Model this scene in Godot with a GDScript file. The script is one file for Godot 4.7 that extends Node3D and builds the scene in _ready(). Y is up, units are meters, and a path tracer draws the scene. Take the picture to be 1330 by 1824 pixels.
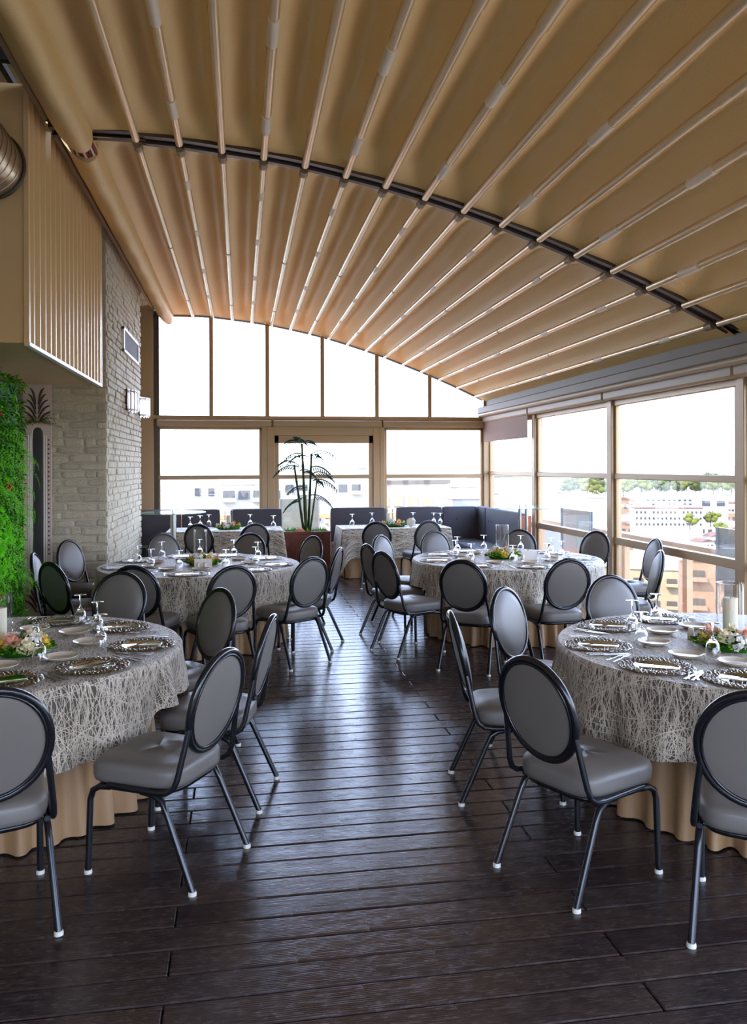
extends Node3D
# Rooftop banquet room under a pleated fabric roof, seen along its aisle.
# Camera at the origin (eye 1.7 m), the room runs towards -z, the glazed long side lies at x = +4.33.

const EYE := 1.7
const FOCAL := 1440.0        # in pixels of a 1330 x 1824 frame
const BACK := -14.0          # glazed end wall
const JOINT := -6.49         # arched beam between the two roof bays
const SIDE := 4.33           # room face of the glazed long side
const PILLAR := -1.48        # room face of the brick pillar

var M := {}
var S := {}
var counts := {}
var rng := RandomNumberGenerator.new()

# ---------------------------------------------------------------- mesh helper
class MB:
	var v := PackedVector3Array()
	var n := PackedVector3Array()
	var t := PackedVector2Array()
	var ix := PackedInt32Array()
	var xf := Transform3D.IDENTITY
	var uvo := Vector2.ZERO
	func put(p: Vector3, nn: Vector3, uv := Vector2.ZERO) -> int:
		v.append(xf * p)
		n.append((xf.basis * nn).normalized())
		t.append(uv + uvo)
		return v.size() - 1
	func face(a: int, b: int, c: int) -> void:   # counter-clockwise seen from outside
		ix.append(a); ix.append(c); ix.append(b)
	func tri(a: Vector3, b: Vector3, c: Vector3) -> void:
		var nn := (b - a).cross(c - a).normalized()
		face(put(a, nn, Vector2(a.x, a.y)), put(b, nn, Vector2(b.x, b.y)), put(c, nn, Vector2(c.x, c.y)))
	func quad(a: Vector3, b: Vector3, c: Vector3, d: Vector3, ua := Vector2.ZERO, ub := Vector2.RIGHT, uc := Vector2.ONE, ud := Vector2.DOWN) -> void:
		var nn := (b - a).cross(d - a).normalized()
		if nn.length() < 0.5:
			nn = (c - b).cross(d - b).normalized()
		var i := put(a, nn, ua); var j := put(b, nn, ub); var k := put(c, nn, uc); var l := put(d, nn, ud)
		face(i, j, k); face(i, k, l)
	func box(c: Vector3, s: Vector3, bevel := 0.0, turn := Basis.IDENTITY) -> void:
		var h := s * 0.5
		var b := minf(bevel, minf(h.x, minf(h.y, h.z)) * 0.8)
		for ax in 3:
			for sg in [-1.0, 1.0]:
				var u := (ax + 1) % 3
				var w := (ax + 2) % 3
				var q := []
				for e in [[-1, -1], [1, -1], [1, 1], [-1, 1]]:
					var p := Vector3.ZERO
					p[ax] = sg * h[ax]
					p[u] = e[0] * (h[u] - b)
					p[w] = e[1] * (h[w] - b)
					q.append(p)
				if sg < 0:
					q.reverse()
				var uv := []
				for p in q:
					uv.append(Vector2(p.x, p.z) if ax == 1 else (Vector2(p.z, p.y) if ax == 0 else Vector2(p.x, p.y)))
				quad(c + turn * q[0], c + turn * q[1], c + turn * q[2], c + turn * q[3], uv[0], uv[1], uv[2], uv[3])
		if b <= 0.0:
			return
		for ax in 3:      # edge chamfers along ax
			var u := (ax + 1) % 3
			var w := (ax + 2) % 3
			for su in [-1.0, 1.0]:
				for sw in [-1.0, 1.0]:
					var q := []
					for e in [[0, -1], [1, -1], [1, 1], [0, 1]]:
						var p := Vector3.ZERO
						p[ax] = e[1] * (h[ax] - b)
						p[u] = su * (h[u] - (0.0 if e[0] == 0 else b))
						p[w] = sw * (h[w] - (b if e[0] == 0 else 0.0))
						q.append(p)
					if su * sw < 0:
						q.reverse()
					var uv := []
					for p in q:
						uv.append(Vector2(p.x, p.z) if ax != 1 else Vector2(p.x, p.y))
					quad(c + turn * q[0], c + turn * q[1], c + turn * q[2], c + turn * q[3], uv[0], uv[1], uv[2], uv[3])
		for sx in [-1.0, 1.0]:
			for sy in [-1.0, 1.0]:
				for sz in [-1.0, 1.0]:
					var a := Vector3(sx * h.x, sy * (h.y - b), sz * (h.z - b))
					var d := Vector3(sx * (h.x - b), sy * h.y, sz * (h.z - b))
					var e := Vector3(sx * (h.x - b), sy * (h.y - b), sz * h.z)
					if sx * sy * sz > 0:
						tri(c + turn * a, c + turn * d, c + turn * e)
					else:
						tri(c + turn * a, c + turn * e, c + turn * d)
	func span(lo: Vector3, hi: Vector3, bevel := 0.0) -> void:
		box((lo + hi) * 0.5, (hi - lo).abs(), bevel)
	func tube(pts: Array, r, sides := 10, closed := false, caps := true) -> void:
		var m := pts.size()
		var rings := []
		var nrm := Vector3.ZERO
		var dist := 0.0
		var count := m + 1 if closed else m
		for i in count:
			var k := i % m
			var p: Vector3 = pts[k]
			var before: Vector3 = pts[(k - 1 + m) % m] if closed or k > 0 else p
			var after: Vector3 = pts[(k + 1) % m] if closed or k < m - 1 else p
			var dir := (after - before).normalized()
			if i == 0:
				nrm = dir.cross(Vector3.UP)
				if nrm.length() < 0.1:
					nrm = dir.cross(Vector3.RIGHT)
				nrm = nrm.normalized()
			else:
				dist += p.distance_to(pts[(k - 1 + m) % m])
				nrm = (nrm - dir * nrm.dot(dir)).normalized()
			var bin := dir.cross(nrm)
			var rr: float = r[k] if r is Array else r
			var ring := []
			for j in sides + 1:
				var a := TAU * j / sides
				var o := nrm * cos(a) + bin * sin(a)
				ring.append(put(p + o * rr, o, Vector2(float(j) / sides, dist)))
			rings.append(ring)
		for i in count - 1:
			for j in sides:
				face(rings[i][j], rings[i][j + 1], rings[i + 1][j + 1])
				face(rings[i][j], rings[i + 1][j + 1], rings[i + 1][j])
		if caps and not closed:
			for e in [0, m - 1]:
				var d2: Vector3 = (pts[0] - pts[1]).normalized() if e == 0 else (pts[m - 1] - pts[m - 2]).normalized()
				var c := put(pts[e], d2)
				var rim := []
				for j in sides + 1:
					var at: Vector3 = xf.affine_inverse() * v[rings[e][j]]
					rim.append(put(at, d2))
				for j in sides:
					if e == 0:
						face(c, rim[j + 1], rim[j])
					else:
						face(c, rim[j], rim[j + 1])
	func lathe(prof: Array, seg := 24) -> void:     # profile of (radius, y), outside on the right when walking along it downwards
		var m := prof.size()
		var sn := []
		for i in m - 1:
			var d: Vector2 = prof[i + 1] - prof[i]
			sn.append(Vector2(-d.y, d.x).normalized())
		for i in m - 1:
			var na: Vector2 = sn[i]
			var nb: Vector2 = sn[i]
			if i > 0 and sn[i - 1].dot(sn[i]) > 0.6:
				na = (sn[i - 1] + sn[i]).normalized()
			if i < m - 2 and sn[i + 1].dot(sn[i]) > 0.6:
				nb = (sn[i + 1] + sn[i]).normalized()
			var ra := []
			var rb := []
			for j in seg + 1:
				var a := TAU * j / seg
				var c := cos(a)
				var s := sin(a)
				ra.append(put(Vector3(prof[i].x * c, prof[i].y, prof[i].x * s), Vector3(na.x * c, na.y, na.x * s), Vector2(float(j) / seg, prof[i].y)))
				rb.append(put(Vector3(prof[i + 1].x * c, prof[i + 1].y, prof[i + 1].x * s), Vector3(nb.x * c, nb.y, nb.x * s), Vector2(float(j) / seg, prof[i + 1].y)))
			for j in seg:
				if prof[i].x > 0.00001:
					face(ra[j], ra[j + 1], rb[j + 1])
				if prof[i + 1].x > 0.00001:
					face(ra[j], rb[j + 1], rb[j])
	func grid(nu: int, nv: int, at: Callable, uv: Callable, wrap := false) -> void:   # at(u, v) with u, v in 0..1; normal = du x dv
		var P := []
		for j in nv + 1:
			var row := []
			for i in nu + 1:
				row.append(at.call(float(i) / nu, float(j) / nv))
			P.append(row)
		var id := []
		for j in nv + 1:
			var row := []
			for i in nu + 1:
				var l: Vector3 = P[j][i - 1] if i > 0 else (P[j][nu - 1] if wrap else P[j][i])
				var r: Vector3 = P[j][i + 1] if i < nu else (P[j][1] if wrap else P[j][i])
				var d: Vector3 = P[j - 1][i] if j > 0 else P[j][i]
				var e: Vector3 = P[j + 1][i] if j < nv else P[j][i]
				var nn := (r - l).cross(e - d).normalized()
				if nn.length() < 0.5:       # collapsed row (a pole): take the normal from the row beside it
					var q := 1 if j == 0 else nv - 1
					nn = (P[q][(i + 1) % (nu + 1)] - P[q][i]).cross(e - d)
					for w in range(0, nu, 3):
						nn += (P[q][w + 1] - P[q][w]).cross(P[j][w] - P[q][w] if j > 0 else P[q][w] - P[j][w]).normalized()
					nn = nn.normalized()
				row.append(put(P[j][i], nn, uv.call(float(i) / nu, float(j) / nv)))
			id.append(row)
		for j in nv:
			for i in nu:
				face(id[j][i], id[j][i + 1], id[j + 1][i + 1])
				face(id[j][i], id[j + 1][i + 1], id[j + 1][i])
	func ball(c: Vector3, r: Vector3, seg := 12, rows := 8) -> void:
		var id := []
		for j in rows + 1:
			var row := []
			var f := PI * j / rows
			for i in seg + 1:
				var a := TAU * i / seg
				var o := Vector3(sin(f) * cos(a), cos(f), sin(f) * sin(a))
				row.append(put(c + o * r, (o / r).normalized(), Vector2(float(i) / seg, float(j) / rows)))
			id.append(row)
		for j in rows:
			for i in seg:
				face(id[j][i], id[j][i + 1], id[j + 1][i + 1])
				face(id[j][i], id[j + 1][i + 1], id[j + 1][i])
	func extrude(poly: PackedVector2Array, z0: float, z1: float) -> void:   # polygon in x, y; z1 > z0
		var p := poly
		if Geometry2D.is_polygon_clockwise(p):
			p.reverse()
		var tr := Geometry2D.triangulate_polygon(p)
		for k in range(0, tr.size(), 3):
			var a := p[tr[k]]; var b := p[tr[k + 1]]; var c := p[tr[k + 2]]
			if (b - a).cross(c - a) < 0:
				var sw := b; b = c; c = sw
			tri(Vector3(a.x, a.y, z1), Vector3(b.x, b.y, z1), Vector3(c.x, c.y, z1))
			tri(Vector3(a.x, a.y, z0), Vector3(c.x, c.y, z0), Vector3(b.x, b.y, z0))
		for k in p.size():
			var a := p[k]; var b := p[(k + 1) % p.size()]
			quad(Vector3(a.x, a.y, z0), Vector3(b.x, b.y, z0), Vector3(b.x, b.y, z1), Vector3(a.x, a.y, z1))
	func leaf(base: Vector3, dir: Vector3, side: Vector3, length: float, width: float, droop := 0.15) -> void:   # folded little blade of four triangles, both sides visible
		var up := side.cross(dir).normalized()
		var tip := base + dir * length - up * droop * length
		var mid := base + dir * length * 0.5 + up * droop * length * 0.3
		var l := mid + side * width * 0.5 - up * width * 0.12
		var r := mid - side * width * 0.5 - up * width * 0.12
		tri(base, mid, l); tri(mid, tip, l)
		tri(base, r, mid); tri(mid, r, tip)
	func mesh() -> ArrayMesh:
		var a := []
		a.resize(Mesh.ARRAY_MAX)
		a[Mesh.ARRAY_VERTEX] = v
		a[Mesh.ARRAY_NORMAL] = n
		a[Mesh.ARRAY_TEX_UV] = t
		a[Mesh.ARRAY_INDEX] = ix
		var m := ArrayMesh.new()
		if v.size():
			m.add_surface_from_arrays(Mesh.PRIMITIVE_TRIANGLES, a)
		return m

# ---------------------------------------------------------------- scene helper
func numbered(called: String) -> String:
	var k: int = counts.get(called, 0)
	counts[called] = k + 1
	return called if k == 0 else "%s_%03d" % [called, k]

func thing(called: String, label: String, category: String, at := Vector3.ZERO, turn := 0.0, group := "") -> Node3D:
	var o := Node3D.new()
	o.name = numbered(called)
	add_child(o)
	o.position = at
	o.rotation.y = turn
	tag(o, label, category, group)
	return o

func tag(o: Node, label: String, category: String, group := "") -> void:
	o.set_meta("label", label)
	o.set_meta("category", category)
	if group:
		o.set_meta("group", group)

func part(called: String, m, material: Material, parent: Node, at := Transform3D.IDENTITY) -> MeshInstance3D:
	var o := MeshInstance3D.new()
	o.name = called
	o.mesh = m.mesh() if m is MB else m
	o.material_override = material
	o.transform = at
	parent.add_child(o, true)
	return o

func single(called: String, m, material: Material, label: String, category: String, at := Transform3D.IDENTITY, group := "") -> MeshInstance3D:
	var o := part(numbered(called), m, material, self, at)
	tag(o, label, category, group)
	return o

func setting(called: String, label := "") -> Node3D:
	var o := Node3D.new()
	o.name = called
	o.set_meta("kind", "structure")
	if label:
		o.set_meta("label", label)
	add_child(o)
	return o

func mat(called: String, c: Color, rough := 0.7, metal := 0.0) -> StandardMaterial3D:
	var m := StandardMaterial3D.new()
	m.resource_name = called
	m.albedo_color = c
	m.roughness = rough
	m.metallic = metal
	M[called] = m
	return m

func glass(called: String, c: Color, rough := 0.02) -> StandardMaterial3D:
	var m := mat(called, c, rough)
	m.transparency = BaseMaterial3D.TRANSPARENCY_ALPHA
	return m

func noise_tex(freq: float, a: Color, b: Color, size := 256, sd := 1, normal := false, strength := 4.0) -> NoiseTexture2D:
	var f := FastNoiseLite.new()
	f.seed = sd
	f.frequency = freq
	f.fractal_octaves = 4
	var t := NoiseTexture2D.new()
	t.width = size
	t.height = size
	t.seamless = true
	t.noise = f
	if normal:
		t.as_normal_map = true
		t.bump_strength = strength
	else:
		var g := Gradient.new()
		g.set_color(0, a)
		g.set_color(1, b)
		t.color_ramp = g
	return t

func yaw(deg: float) -> float:       # facing angle (0 = away from the camera, 90 = right) to a turn about y
	return -deg_to_rad(deg)

func put_at(x: float, y: float, z: float, turn := 0.0) -> Transform3D:
	return Transform3D(Basis(Vector3.UP, turn), Vector3(x, y, z))

const RIB_Y := [2.516, 2.500, 2.466, 2.430, 2.384, 2.322, 2.255, 2.174, 2.082, 1.980, 1.872, 1.750, 1.627, 1.494, 1.353, 1.203]
func rib_x(k: int) -> float:
	return -0.80 + 0.3287 * k
func rib_y(k: int) -> float:
	return EYE + RIB_Y[clampi(k, 0, 15)]
func roof_y(x: float) -> float:
	var k := (x + 0.80) / 0.3287
	if k <= 0.0:
		return rib_y(0) + 0.02
	if k >= 15.0:
		return rib_y(15) - (k - 15.0) * 0.15
	var i := int(k)
	return lerpf(rib_y(i), rib_y(i + 1), k - i)

# ---------------------------------------------------------------- camera, sky, light
func make_view() -> void:
	var cam := Camera3D.new()
	cam.name = "camera"
	var near := 0.05
	cam.projection = Camera3D.PROJECTION_FRUSTUM
	cam.near = near
	cam.far = 6000.0
	cam.size = 2.0 * near * 912.0 / FOCAL
	cam.frustum_offset = Vector2(0, -82.0 / FOCAL * near)
	cam.position = Vector3(0, EYE, 0)
	cam.rotation = Vector3(0, -atan(235.0 / FOCAL), -0.004)
	add_child(cam)
	cam.current = true

	var sky := ProceduralSkyMaterial.new()
	sky.sky_top_color = Color(0.72, 0.84, 1.04)
	sky.sky_horizon_color = Color(0.89, 0.93, 1.02)
	sky.sky_curve = 0.2
	sky.sky_energy_multiplier = 1.75
	sky.ground_bottom_color = Color(0.75, 0.72, 0.66)
	sky.ground_horizon_color = Color(0.93, 0.95, 0.98)
	sky.ground_energy_multiplier = 1.2
	sky.sun_angle_max = 1.0
	var env := Environment.new()
	env.background_mode = Environment.BG_SKY
	env.sky = Sky.new()
	env.sky.sky_material = sky
	env.tonemap_mode = Environment.TONE_MAPPER_LINEAR
	env.tonemap_exposure = 3.5
	env.sdfgi_enabled = true
	env.ssao_enabled = true
	env.ssil_enabled = true
	var we := WorldEnvironment.new()
	we.name = "world"
	we.environment = env
	add_child(we)

	var sun := DirectionalLight3D.new()
	sun.name = "sun"
	sun.light_color = Color(1.0, 0.95, 0.86)
	sun.light_energy = 1.3
	sun.light_angular_distance = 0.6
	sun.shadow_enabled = true
	add_child(sun)
	sun.look_at_from_position(Vector3(-62, 66, 30), Vector3.ZERO)

# ---------------------------------------------------------------- materials
func lace_image(ground: Color, strokes: int) -> Image:
	var size := 1024
	var im := Image.create(size, size, false, Image.FORMAT_RGB8)
	im.fill(ground)
	var r := RandomNumberGenerator.new()
	r.seed = 11
	for k in strokes:
		var p := Vector2(r.randf() * size, r.randf() * size)
		var a := PI / 2 + r.randfn(0.0, 0.22) if r.randf() < 0.88 else r.randfn(0.0, 0.3)
		var bend := r.randfn(0.0, 0.0012)
		var steps := r.randi_range(120, 420)
		var wide := 3 if r.randf() < 0.6 else 4
		var tone := r.randf_range(0.76, 0.97)
		var c := Color(tone, tone * 0.955, tone * 0.885)
		for q in steps:
			p += Vector2(cos(a), sin(a)) * 1.6
			a += bend + r.randfn(0.0, 0.015)
			im.fill_rect(Rect2i(posmod(int(p.x), size - 4), posmod(int(p.y), size - 4), wide, wide), c)
	return im

func plank_images() -> Array:
	var w := 512
	var h := 128
	var im := Image.create(w, h, false, Image.FORMAT_RGB8)
	var rel := Image.create(w, h, false, Image.FORMAT_RGB8)
	var gloss := Image.create(w, h, false, Image.FORMAT_RGB8)
	var f := FastNoiseLite.new()
	f.seed = 4
	f.frequency = 0.02
	f.fractal_octaves = 4
	for y in h:
		for x in w:
			var s := f.get_noise_2d(x * 0.35, y * 6.0) * 0.5 + f.get_noise_2d(x * 2.0 + 900, y * 3.0) * 0.22 + f.get_noise_2d(x * 0.9, y * 0.9 + 300) * 0.35
			var g := clampf(0.5 + s * 0.75, 0.0, 1.0)
			im.set_pixel(x, y, Color(0.16, 0.135, 0.13).lerp(Color(0.30, 0.255, 0.24), g))
			var line := 0.5 + 0.5 * sin(TAU * y / 8.0)
			var v := clampf(line * 0.6 + g * 0.4, 0.0, 1.0)
			rel.set_pixel(x, y, Color(v, v, v))
			var q := clampf(0.42 + s * 0.55 + 0.25 * f.get_noise_2d(x * 0.7 + 50, y * 5.0 + 700), 0.2, 1.0)
			gloss.set_pixel(x, y, Color(q, q, q))
	rel.bump_map_to_normal_map(1.6)
	return [ImageTexture.create_from_image(im), ImageTexture.create_from_image(rel), ImageTexture.create_from_image(gloss)]

func make_materials() -> void:
	var m: StandardMaterial3D
	m = mat("roof_fabric", Color(0.93, 0.79, 0.54), 0.55)
	m.backlight_enabled = true
	m.backlight = Color(0.07, 0.053, 0.028)
	m.cull_mode = BaseMaterial3D.CULL_DISABLED
	m.uv1_triplanar = true
	m.uv1_scale = Vector3(7, 7, 7)
	m.albedo_texture = noise_tex(0.06, Color(0.90, 0.90, 0.89), Color(1, 1, 1), 256, 3)
	m.normal_enabled = true
	m.normal_texture = weave_normal()
	m.normal_scale = 0.5
	mat("rib", Color(0.86, 0.76, 0.60), 0.2, 0.3)
	mat("sleeve", Color(0.90, 0.84, 0.74), 0.45)
	mat("rib_cap", Color(0.52, 0.43, 0.31), 0.5)
	mat("beam_dark", Color(0.30, 0.25, 0.20), 0.4, 0.3)
	mat("rubber", Color(0.05, 0.045, 0.04), 0.6)
	mat("frame", Color(0.66, 0.55, 0.40), 0.4, 0.2)
	mat("alu", Color(0.49, 0.45, 0.37), 0.6)
	mat("cassette", Color(0.68, 0.60, 0.47), 0.5)
	mat("blind", Color(0.62, 0.52, 0.46), 0.8)
	glass("pane", Color(0.96, 0.98, 0.98, 0.04), 0.01)
	m = mat("crystal", Color(1.0, 1.0, 1.0, 0.0), 0.0)
	m.refraction_enabled = true
	m.refraction_scale = 0.05
	glass("table_glass", Color(0.72, 0.90, 0.86, 0.30), 0.03)
	glass("glass_edge", Color(0.10, 0.50, 0.45, 0.65), 0.1)
	glass("reflection_glass", Color(0.42, 0.45, 0.42, 0.75), 0.06)  # grey standing in for reflections in the window glass
	m = mat("brick_a", Color(0.80, 0.76, 0.66), 0.75)
	m.normal_enabled = true
	m.uv1_triplanar = true
	m.uv1_world_triplanar = true
	m.uv1_scale = Vector3(5, 5, 5)
	m.normal_texture = noise_tex(0.03, Color.BLACK, Color.WHITE, 256, 9, true, 5.0)
	m.normal_scale = 0.7
	m.albedo_texture = noise_tex(0.025, Color(0.86, 0.85, 0.83), Color(1, 1, 1), 256, 19)
	var mb: StandardMaterial3D = m.duplicate()
	mb.resource_name = "brick_b"
	mb.albedo_color = Color(0.75, 0.715, 0.63)
	M["brick_b"] = mb
	mat("mortar", Color(0.73, 0.69, 0.60), 0.9)
	mat("plaster", Color(0.66, 0.60, 0.52), 0.8)
	mat("cladding", Color(0.85, 0.72, 0.52), 0.4, 0.1)
	mat("white_trim", Color(0.90, 0.89, 0.87), 0.4)
	mat("carved", Color(0.80, 0.72, 0.66), 0.6)
	mat("carved_shade", Color(0.30, 0.24, 0.21), 0.8)  # dark colour stands in for shade inside the panel cut-outs
	mat("mirror", Color(0.80, 0.83, 0.82), 0.03, 1.0)
	mat("duct", Color(0.70, 0.64, 0.55), 0.28, 0.85)
	mat("chrome", Color(0.86, 0.86, 0.86), 0.12, 1.0)
	mat("steel", Color(0.62, 0.61, 0.58), 0.25, 0.9)
	mat("silver", Color(0.66, 0.65, 0.62), 0.26, 1.0)
	m = mat("embossed", Color(0.66, 0.65, 0.62), 0.2, 1.0)
	m.uv1_triplanar = true
	m.uv1_scale = Vector3(9, 9, 9)
	m.normal_enabled = true
	m.normal_texture = noise_tex(0.11, Color.BLACK, Color.WHITE, 256, 41, true, 8.0)
	m.normal_scale = 0.5
	mat("grille", Color(0.62, 0.66, 0.72), 0.5)
	var pl := plank_images()
	for k in 3:
		m = mat("plank_%d" % k, [Color(0.95, 0.93, 0.93), Color(0.82, 0.78, 0.79), Color(1.0, 0.95, 0.92)][k], 0.27)
		m.albedo_texture = pl[0]
		m.normal_enabled = true
		m.normal_texture = pl[1]
		m.normal_scale = 0.2
		m.roughness_texture = pl[2]
		m.roughness = 0.5
		m.uv1_scale = Vector3(1.1, 6.9, 1)
		m.metallic_specular = 0.5
	mat("floor_gap", Color(0.05, 0.042, 0.04), 0.9)
	m = mat("vinyl", Color(0.40, 0.375, 0.345), 0.42)
	m.uv1_triplanar = true
	m.uv1_scale = Vector3(14, 14, 14)
	m.normal_enabled = true
	m.normal_texture = noise_tex(0.09, Color.BLACK, Color.WHITE, 256, 21, true, 3.0)
	m.normal_scale = 0.25
	mat("chair_frame", Color(0.085, 0.085, 0.095), 0.22)
	mat("glide", Color(0.82, 0.80, 0.74), 0.5)
	mat("copper_frame", Color(0.42, 0.22, 0.12), 0.3, 0.3)
	for e in [["lace", Color(0.34, 0.305, 0.27), 640]]:
		var li := lace_image(e[1], e[2])
		m = mat(e[0], Color(0.89, 0.86, 0.81), 0.55)
		m.albedo_texture = ImageTexture.create_from_image(li)
		m.uv1_scale = Vector3(1.35, 1.35, 1)
		m.rim_enabled = true
		m.rim = 0.3
		m.cull_mode = BaseMaterial3D.CULL_DISABLED
		var bump: Image = li.duplicate()
		bump.bump_map_to_normal_map(2.0)
		m.normal_enabled = true
		m.normal_texture = ImageTexture.create_from_image(bump)
		m.normal_scale = 0.5
	m = mat("skirt", Color(0.61, 0.47, 0.32), 0.42)
	m.rim_enabled = true
	m.rim = 0.25
	m.cull_mode = BaseMaterial3D.CULL_DISABLED
	m = mat("white_cloth", Color(0.80, 0.76, 0.70), 0.6)
	m.cull_mode = BaseMaterial3D.CULL_DISABLED
	mat("porcelain", Color(0.84, 0.79, 0.70), 0.16)
	m = mat("sofa", Color(0.30, 0.285, 0.31), 0.75)
	m.uv1_triplanar = true
	m.uv1_scale = Vector3(10, 10, 10)
	m.albedo_texture = noise_tex(0.12, Color(0.82, 0.82, 0.82), Color(1, 1, 1), 256, 31)
	m.rim_enabled = true
	m.rim = 0.25
	mat("wood_orange", Color(0.58, 0.30, 0.14), 0.45)
	m = mat("rust", Color(0.50, 0.25, 0.15), 0.55)
	m.uv1_triplanar = true
	m.uv1_scale = Vector3(2, 2, 2)
	m.albedo_texture = noise_tex(0.012, Color(0.75, 0.72, 0.70), Color(1, 1, 1), 256, 33)
	mat("soil", Color(0.20, 0.14, 0.10), 0.9)
	m = mat("wax", Color(0.93, 0.89, 0.76), 0.4)
	m.subsurf_scatter_enabled = true
	m.subsurf_scatter_strength = 0.2
	mat("card", Color(0.92, 0.90, 0.85), 0.7)
	for e in [["leaf_dark", Color(0.14, 0.37, 0.035)], ["leaf_mid", Color(0.33, 0.63, 0.06)], ["leaf_lime", Color(0.36, 0.74, 0.10)], ["leaf_olive", Color(0.36, 0.40, 0.17)], ["frond", Color(0.13, 0.23, 0.17)], ["cane", Color(0.20, 0.25, 0.12)], ["tree", Color(0.30, 0.31, 0.07)], ["tree_dark", Color(0.21, 0.23, 0.05)]]:
		m = mat(e[0], e[1], 0.55)
		m.cull_mode = BaseMaterial3D.CULL_DISABLED
		m.backlight_enabled = e[0].begins_with("leaf")
		m.metallic_specular = 0.2
		m.backlight = e[1] * 0.35
	for e in [["rose_yellow", Color(0.86, 0.70, 0.24)], ["rose_cream", Color(0.90, 0.84, 0.68)], ["rose_pink", Color(0.86, 0.62, 0.52)], ["rose_white", Color(0.90, 0.88, 0.83)], ["rose_olive", Color(0.66, 0.58, 0.18)], ["rose_red", Color(0.65, 0.09, 0.06)]]:
		m = mat(e[0], e[1], 0.6)
		m.cull_mode = BaseMaterial3D.CULL_DISABLED
	mat("stripe_red", Color(0.52, 0.12, 0.07), 0.6)
	mat("terracotta", Color(0.74, 0.42, 0.27), 0.7)
	for e in [["wall_white", Color(0.56, 0.54, 0.51)], ["wall_cream", Color(0.54, 0.49, 0.42)], ["wall_yellow", Color(0.51, 0.45, 0.33)], ["wall_pink", Color(0.46, 0.34, 0.24)], ["far_window", Color(0.16, 0.16, 0.17)], ["far_window_warm", Color(0.24, 0.20, 0.15)], ["roof_tile", Color(0.33, 0.19, 0.13)], ["roof_grey", Color(0.51, 0.49, 0.47)], ["ground", Color(0.46, 0.44, 0.38)], ["hill", Color(0.36, 0.36, 0.26)], ["trunk", Color(0.25, 0.2, 0.15)], ["far_grey", Color(0.44, 0.46, 0.46)]]:
		mat(e[0], e[1], 0.85)

func weave_normal() -> ImageTexture:
	var s := 128
	var im := Image.create(s, s, false, Image.FORMAT_RGB8)
	for y in s:
		for x in s:
			var v := 0.5 + 0.25 * sin(TAU * (x + y) / 16.0) + 0.25 * sin(TAU * (x - y) / 16.0)
			im.set_pixel(x, y, Color(v, v, v))
	im.bump_map_to_normal_map(1.5)
	return ImageTexture.create_from_image(im)

# ---------------------------------------------------------------- the room
func make_floor() -> void:
	var root := setting("floor", "dark brown composite decking laid across the room")
	var m := MB.new()
	m.span(Vector3(-3.0, -0.20, BACK - 0.1), Vector3(SIDE + 0.15, -0.026, 3.2))
	part("joist_bed", m, M.floor_gap, root)
	var pitch := 0.1455
	var long := 3.09
	var shapes := []
	for k in 4:
		var b := MB.new()
		b.uvo = Vector2(k * 0.37, k * 0.011)
		b.box(Vector3.ZERO, Vector3(long - 0.006, 0.025, pitch - 0.007), 0.004)
		shapes.append(b.mesh())
	var rest := MB.new()
	for row in range(-20, 83):
		var z := -2.05 - (row + 0.5) * pitch
		var x0 := (1.295 if posmod(row, 2) == 0 else -0.25) - long * 2
		for c in 5:
			var a := x0 + c * long
			var lo := maxf(a, -3.0)
			var hi := minf(a + long, SIDE + 0.1)
			if hi - lo < 0.05:
				continue
			if row < 0:
				rest.box(Vector3((lo + hi) / 2, -0.0125, z), Vector3(hi - lo - 0.006, 0.025, pitch - 0.009))
				continue
			var p := part("plank", shapes[rng.randi() % 4], M["plank_%d" % (rng.randi() % 3)], root)
			p.transform = Transform3D(Basis.IDENTITY.scaled(Vector3((hi - lo) / long, 1, 1)), Vector3((lo + hi) / 2, -0.0125 + rng.randf_range(-0.0008, 0.0008), z))
	var o := part("planking", rest, M.plank_1, root)
	o.set_meta("kind", "stuff")

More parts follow.
